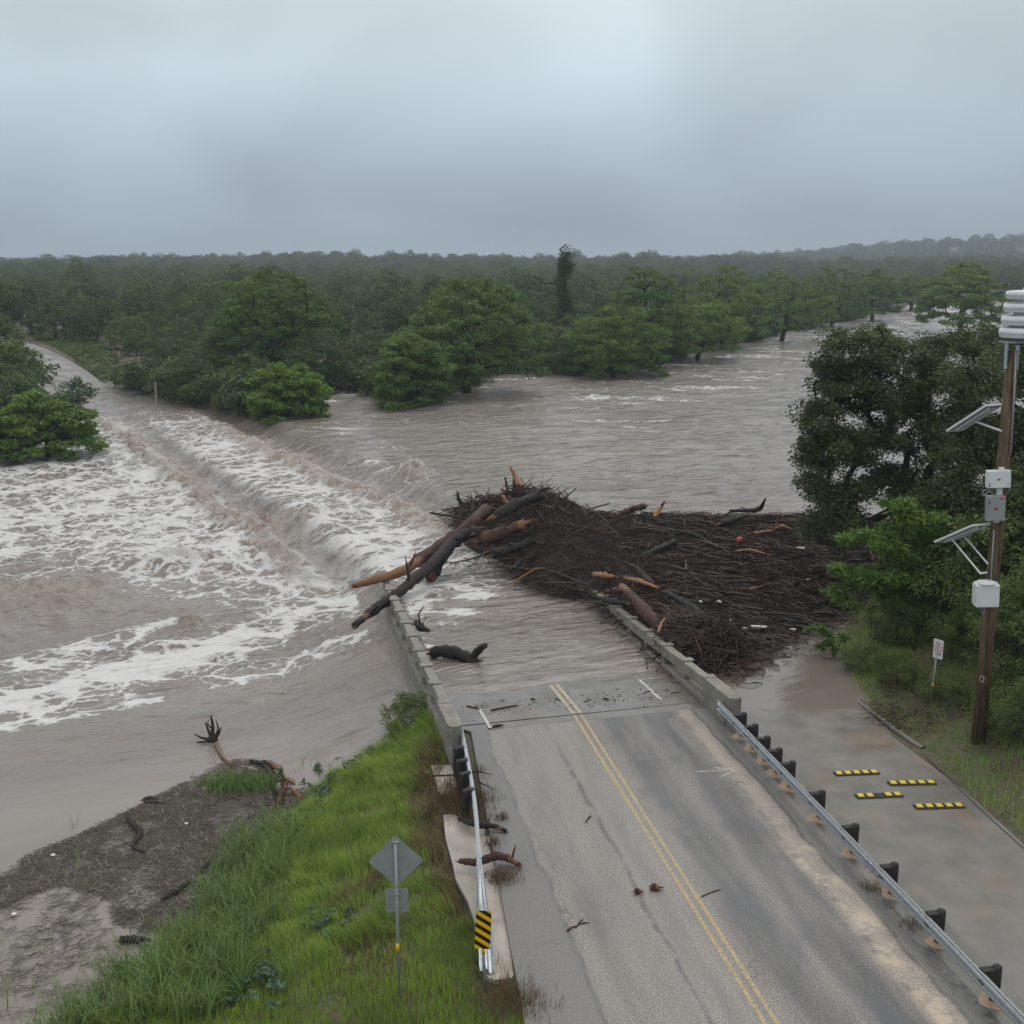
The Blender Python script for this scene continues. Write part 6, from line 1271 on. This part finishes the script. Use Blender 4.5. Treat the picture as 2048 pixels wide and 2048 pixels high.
GL = WL[:9]+[P(150, 2080, -1.9)[:2], (-9, 18.0), (.9, 16.5), P(1062, 2048, 0)[:2], P(1040, 1965, 0)[:2], P(975, 1955, -.1)[:2], P(955, 1870, -.1)[:2], P(930, 1800, -.1)[:2], P(905, 1735, -.1)[:2], P(890, 1680, -.1)[:2], P(884, 1632, -.1)[:2], P(868, 1590, -.15)[:2], P(905, 1500, -.3)[:2], (-3.0, 36.)]
p = scatter(GL, 90000, rng); z = terrain(p[:, 0], p[:, 1]); ok = z > L_LEV-.05; p = p[ok]; z = z[ok]; N = len(p)
fl_ = fbm(p[:, 0]*.35, p[:, 1]*.35, 3, 101); f2_ = fbm(p[:, 0]*1.1, p[:, 1]*1.1, 2, 103); lay = sst(22.0, 25.5, p[:, 1]-.3*p[:, 0]); 
yaw = np.where(lay > .5, 2.7+fl_*1.6, rng.uniform(0, 6.28, N))+rng.normal(0, .45, N); lean = .45+lay*.85+rng.normal(0, .2, N)
hot, _ = pl_dist(p[:, 0], p[:, 1], [P(*q_, -.3)[:2] for q_ in [(862, 1500), (868, 1590), (870, 1640), (885, 1720), (905, 1760), (945, 1830)]]); dryp = np.exp(-(hot/.5)**2)*.9+.35*sst(.22, .5, fl_)+.12*sst(.2, .5, f2_)
d2_, _ = pl_dist(p[:, 0], p[:, 1], [P(*q_, -.8)[:2] for q_ in [(700, 1790), (790, 1745), (820, 1730)]]); dryp = dryp+np.exp(-(d2_/.35)**2)
isd = rng.uniform(0, 1, N) < np.clip(dryp, 0, .85)
tone = np.clip(.42+.35*f2_+.3*fl_+rng.normal(0, .13, N), 0, 1)
L = np.where(lay > .5, rng.uniform(.25, .5, N), rng.uniform(.14, .30, N)); W = rng.uniform(.012, .022, N); L = L*(.75+.7*np.clip(fbm(p[:, 0]*2.2, p[:, 1]*2.2, 2, 108)+.3, 0, 1)); thin = (fbm(p[:, 0]*1.6, p[:, 1]*1.6, 3, 109) > .33) & (rng.uniform(0, 1, N) < .75); L = np.where(thin, .03, L); tone = np.clip(tone+.35*fbm(p[:, 0]*.9, p[:, 1]*.9, 2, 110), 0, 1)
for sel, nm_, mt, lb in ((~isd, 'grass', 'grass', 'green grass combed flat by the flood on the left bank'), (isd, 'dead_grass', 'dry', 'brown dead grass and straw along the slab on the left bank')):
    mb = MB(); blades(mb, np.column_stack([p, z-.01])[sel], L[sel], W[sel], yaw[sel], lean[sel], rng, tone[sel]); tag(mb.build(nm_, M[mt]), lb, 'grass', kind='stuff')
# tufts at the road edge
mb = MB()
for (px, py, r_, n_) in [(1003, 1758, .22, 500), (985, 1690, .12, 160), (1003, 1640, .1, 120), (1742, 1782, .14, 150), (1825, 1855, .14, 120), (1560, 1545, .15, 60), (945, 1600, .35, 600), (950, 1640, .2, 250), (905, 1575, .3, 400), (950, 1545, .2, 200), (918, 1600, .4, 900), (900, 1610, .25, 500), (890, 1600, .2, 300), (935, 1625, .25, 400), (1000, 1990, .35, 600), (1040, 2010, .3, 500)]:
    c_ = P(px, py, -.05); q_ = np.column_stack([rng.normal(c_[0], r_, n_), rng.normal(c_[1], r_, n_), np.full(n_, -.03)]); blades(mb, q_, rng.uniform(.08, .3, n_), rng.uniform(.01, .018, n_), rng.uniform(0, 6.3, n_), rng.uniform(.3, 1.5, n_), rng, rng.uniform(0, .7, n_))
tag(mb.build('verge_tufts', M['dry']), 'wilted tufts of grass in the cracks along the guard rails', 'grass', kind='stuff')
# reeds standing in and beside the shallow water
RP = [P(*q_, L_LEV)[:2] for q_ in [(560, 1660), (480, 1660), (425, 1740), (385, 1850), (290, 1910), (210, 1975), (120, 2030), (40, 2100), (480, 2100), (540, 1960), (580, 1800), (600, 1700)]]
tf = scatter(RP, 430, rng); mb = MB()
extra_t = np.array([P(*q_, L_LEV)[:2] for q_ in [(10, 1880), (35, 1895), (90, 1880), (170, 1770), (110, 1900), (150, 1735), (700, 1500), (660, 1535), (640, 1560), (610, 1540), (740, 1495), (600, 1545), (150, 1650), (60, 1990), (100, 1975), (20, 2020), (150, 1945), (190, 1930), (240, 1900), (70, 2040), (330, 1860), (15, 1960), (120, 2000), (0, 2000), (280, 1870)]])
tf = np.vstack([tf, extra_t]); nb = rng.integers(9, 17, len(tf)); nb[-len(extra_t):] = 5; pp = np.repeat(tf, nb, 0)+rng.normal(0, .12, (nb.sum(), 2)); N = len(pp); zz = np.maximum(terrain(pp[:, 0], pp[:, 1]), L_LEV-.3)
tt_ = np.repeat(rng.uniform(.1, .8, len(tf)), nb)
blades(mb, np.column_stack([pp, zz]), rng.uniform(.45, 1.25, N), rng.uniform(.02, .042, N), rng.uniform(0, 6.28, N), rng.uniform(.5, 1.75, N), rng, np.clip(tt_+rng.normal(0, .12, N), 0, 1), 4)
tag(mb.build('reeds', M['reed']), 'tall arching green reeds along the drowned left bank', 'reeds', kind='stuff')
# grassy mound tuft, broad leaved weeds
mb = MB(); c_ = P(480, 1560, L_LEV+.4); n_ = 1500; q_ = np.column_stack([rng.normal(c_[0], .55, n_), rng.normal(c_[1], .30, n_), np.full(n_, L_LEV+.25)]); blades(mb, q_, rng.uniform(.2, .45, n_), rng.uniform(.02, .035, n_), rng.uniform(0, 6.3, n_), rng.uniform(.3, 1.5, n_), rng, rng.uniform(.1, .6, n_), 3)
tag(mb.build('mound_grass', M['reed']), 'clump of green grass on the mound of flood litter', 'grass', kind='stuff')
mb = MB()
for (px, py, z_, r_, n_) in [(625, 1880, -1.3, .45, 10), (660, 1855, -1.2, .3, 7), (540, 1985, -1.6, .3, 8), (700, 1545, -1.9, .8, 26), (760, 1510, -1.9, .5, 14), (600, 1640, -1.8, .4, 10), (650, 1600, -1.9, .4, 10), (560, 1800, -1.7, .3, 7), (500, 2030, -1.7, .4, 9)]:
    c_ = np.array(P(px, py, z_)); cen = c_+rng.normal(0, 1, (n_, 3))*[r_, r_*.8, .06]; cen[:, 2] = np.maximum(terrain(cen[:, 0], cen[:, 1]), L_LEV)+.22; leaf_cloud(mb, cen, .16, 16, .17, .09, rng, .2, .6, rng.uniform(.2, .9, n_))
m_ = foliage('leaf_glaucous', (.05, .10, .055), (.15, .22, .14)); tag(mb.build('broad_leaved_weeds', m_), 'grey green broad leaved weeds scattered over the left bank', 'weeds', kind='stuff')
# shrub at the corner of the left parapet
c_ = P(845, 1440, -1.2); place_tree('bush', *NBUSH[1], (-3.25, 36.0, -1.9), 'dark vine covered bush against the end block of the left parapet', 'bush', None, .4, (.46, .62, .62)); place_tree('bush', *NBUSH[0], (-3.1, 35.0, -1.75), 'rounded bush in front of the dark vine covered one at the left end block', 'bush', None, 1.1, (.34, .42, .50)); place_tree('bush', *NBUSH[2], (-3.75, 38.6, -2.2), 'small bush below the parapet openings beside the water', 'bush', None, 2.4, (.24, .42, .42))
# right bank: verge grass and undergrowth
ex = np.array(E[:14]); GR = [tuple(q_) for q_ in ex[1:11]]+[(26, 52), (30, 40), (28, 20), (22, 12)]
def side_d(p): d, s_ = pl_dist(p[:, 0], p[:, 1], E); return d
p = scatter(GR, 85000, rng); dd_ = side_d(p); w_ = np.exp(-np.maximum(dd_-2.6, 0)/3.5); p = p[rng.uniform(0, 1, len(p)) < w_]; dd_ = side_d(p); z = terrain(p[:, 0], p[:, 1]); N = len(p); f_ = fbm(p[:, 0]*.6, p[:, 1]*.6, 3, 121)
edge_thin = rng.uniform(0, 1, N) < sst(.0, .35, dd_+.35*f_); bare, _ = pl_dist(p[:, 0], p[:, 1], [P(*q_, .1)[:2] for q_ in [(1840, 1460), (1900, 1490), (1960, 1500)]]); edge_thin &= rng.uniform(0, 1, N) > .6*np.exp(-(bare/.6)**2)
p, z, dd_, f_ = p[edge_thin], z[edge_thin], dd_[edge_thin], f_[edge_thin]; N = len(p)
tone = np.clip(.50+.5*f_-.11*dd_+rng.normal(0, .15, N), 0, 1)
mb = MB(); blades(mb, np.column_stack([p, z-.02]), rng.uniform(.12, .34, N), rng.uniform(.016, .028, N), rng.uniform(0, 6.3, N), rng.uniform(.4, 1.6, N), rng, tone); tag(mb.build('verge_grass', M['grass']), 'rough green grass on the verge of the low road', 'grass', kind='stuff')
p = scatter(GR, 1300, rng); dd_ = side_d(p); p = p[(dd_ > 2.6)]; cen = np.column_stack([p, terrain(p[:, 0], p[:, 1])+rng.uniform(.05, .35, len(p))])
mb = MB(); leaf_cloud(mb, cen, .42, 46, .13, .06, rng, .2, .6, rng.uniform(.05, .8, len(cen))); tag(mb.build('undergrowth', M['weed']), 'leafy undergrowth covering the right bank', 'undergrowth', kind='stuff')
mb = MB(); N = 500; p = scatter([P(*q_, .4)[:2] for q_ in [(1790, 1330), (1900, 1340), (1960, 1420), (1850, 1450), (1740, 1400)]], N, rng); z = terrain(p[:, 0], p[:, 1])+rng.uniform(0, .2, N); sticks(mb, np.column_stack([p, z]), rng.uniform(.3, 1.2, N), rng.uniform(.005, .015, N), rng.uniform(0, 3.1, N), rng.normal(0, .3, N), rng.normal(0, .2, N), rng, rng.uniform(.1, .6, N)); tag(mb.build('brushwood', M['sticks'], smooth=False), 'dead brushwood lying on the bank behind the no parking sign', 'brushwood', kind='stuff')
# grassy cutting beside the far road
p = scatter([P(*q_, 1.)[:2] for q_ in [(215, 768), (150, 722), (95, 695), (60, 680), (170, 672), (270, 740), (310, 778)]], 2600, rng); z = terrain(p[:, 0], p[:, 1]); mb = MB(); cen = np.column_stack([p, z+.1]); leaf_cloud(mb, cen, .5, 7, .5, .12, rng, .1, .35, rng.uniform(.2, 1, len(cen))); tag(mb.build('cutting_grass', M['weed']), 'pale grass on the cutting right of the far road', 'grass', kind='stuff')

# ------------------------------------------------------------------ damp air
k = MB(); k.box((0, 2150, 33.5), (9000, 4500, 77)); hz_ = k.build('haze', None, smooth=False); tag(hz_, 'thin damp haze over the whole valley', 'haze', kind='stuff')
hm = bpy.data.materials.new('haze_air'); hm.use_nodes = True; ht = hm.node_tree; ht.nodes.clear(); ho = ht.nodes.new('ShaderNodeOutputMaterial'); hv = ht.nodes.new('ShaderNodeVolumePrincipled')
hv.inputs['Color'].default_value = (.76, .88, 1.0, 1); hv.inputs['Density'].default_value = .00028; hv.inputs['Anisotropy'].default_value = .0
ht.links.new(hv.outputs[0], ho.inputs['Volume']); hz_.data.materials.append(hm)
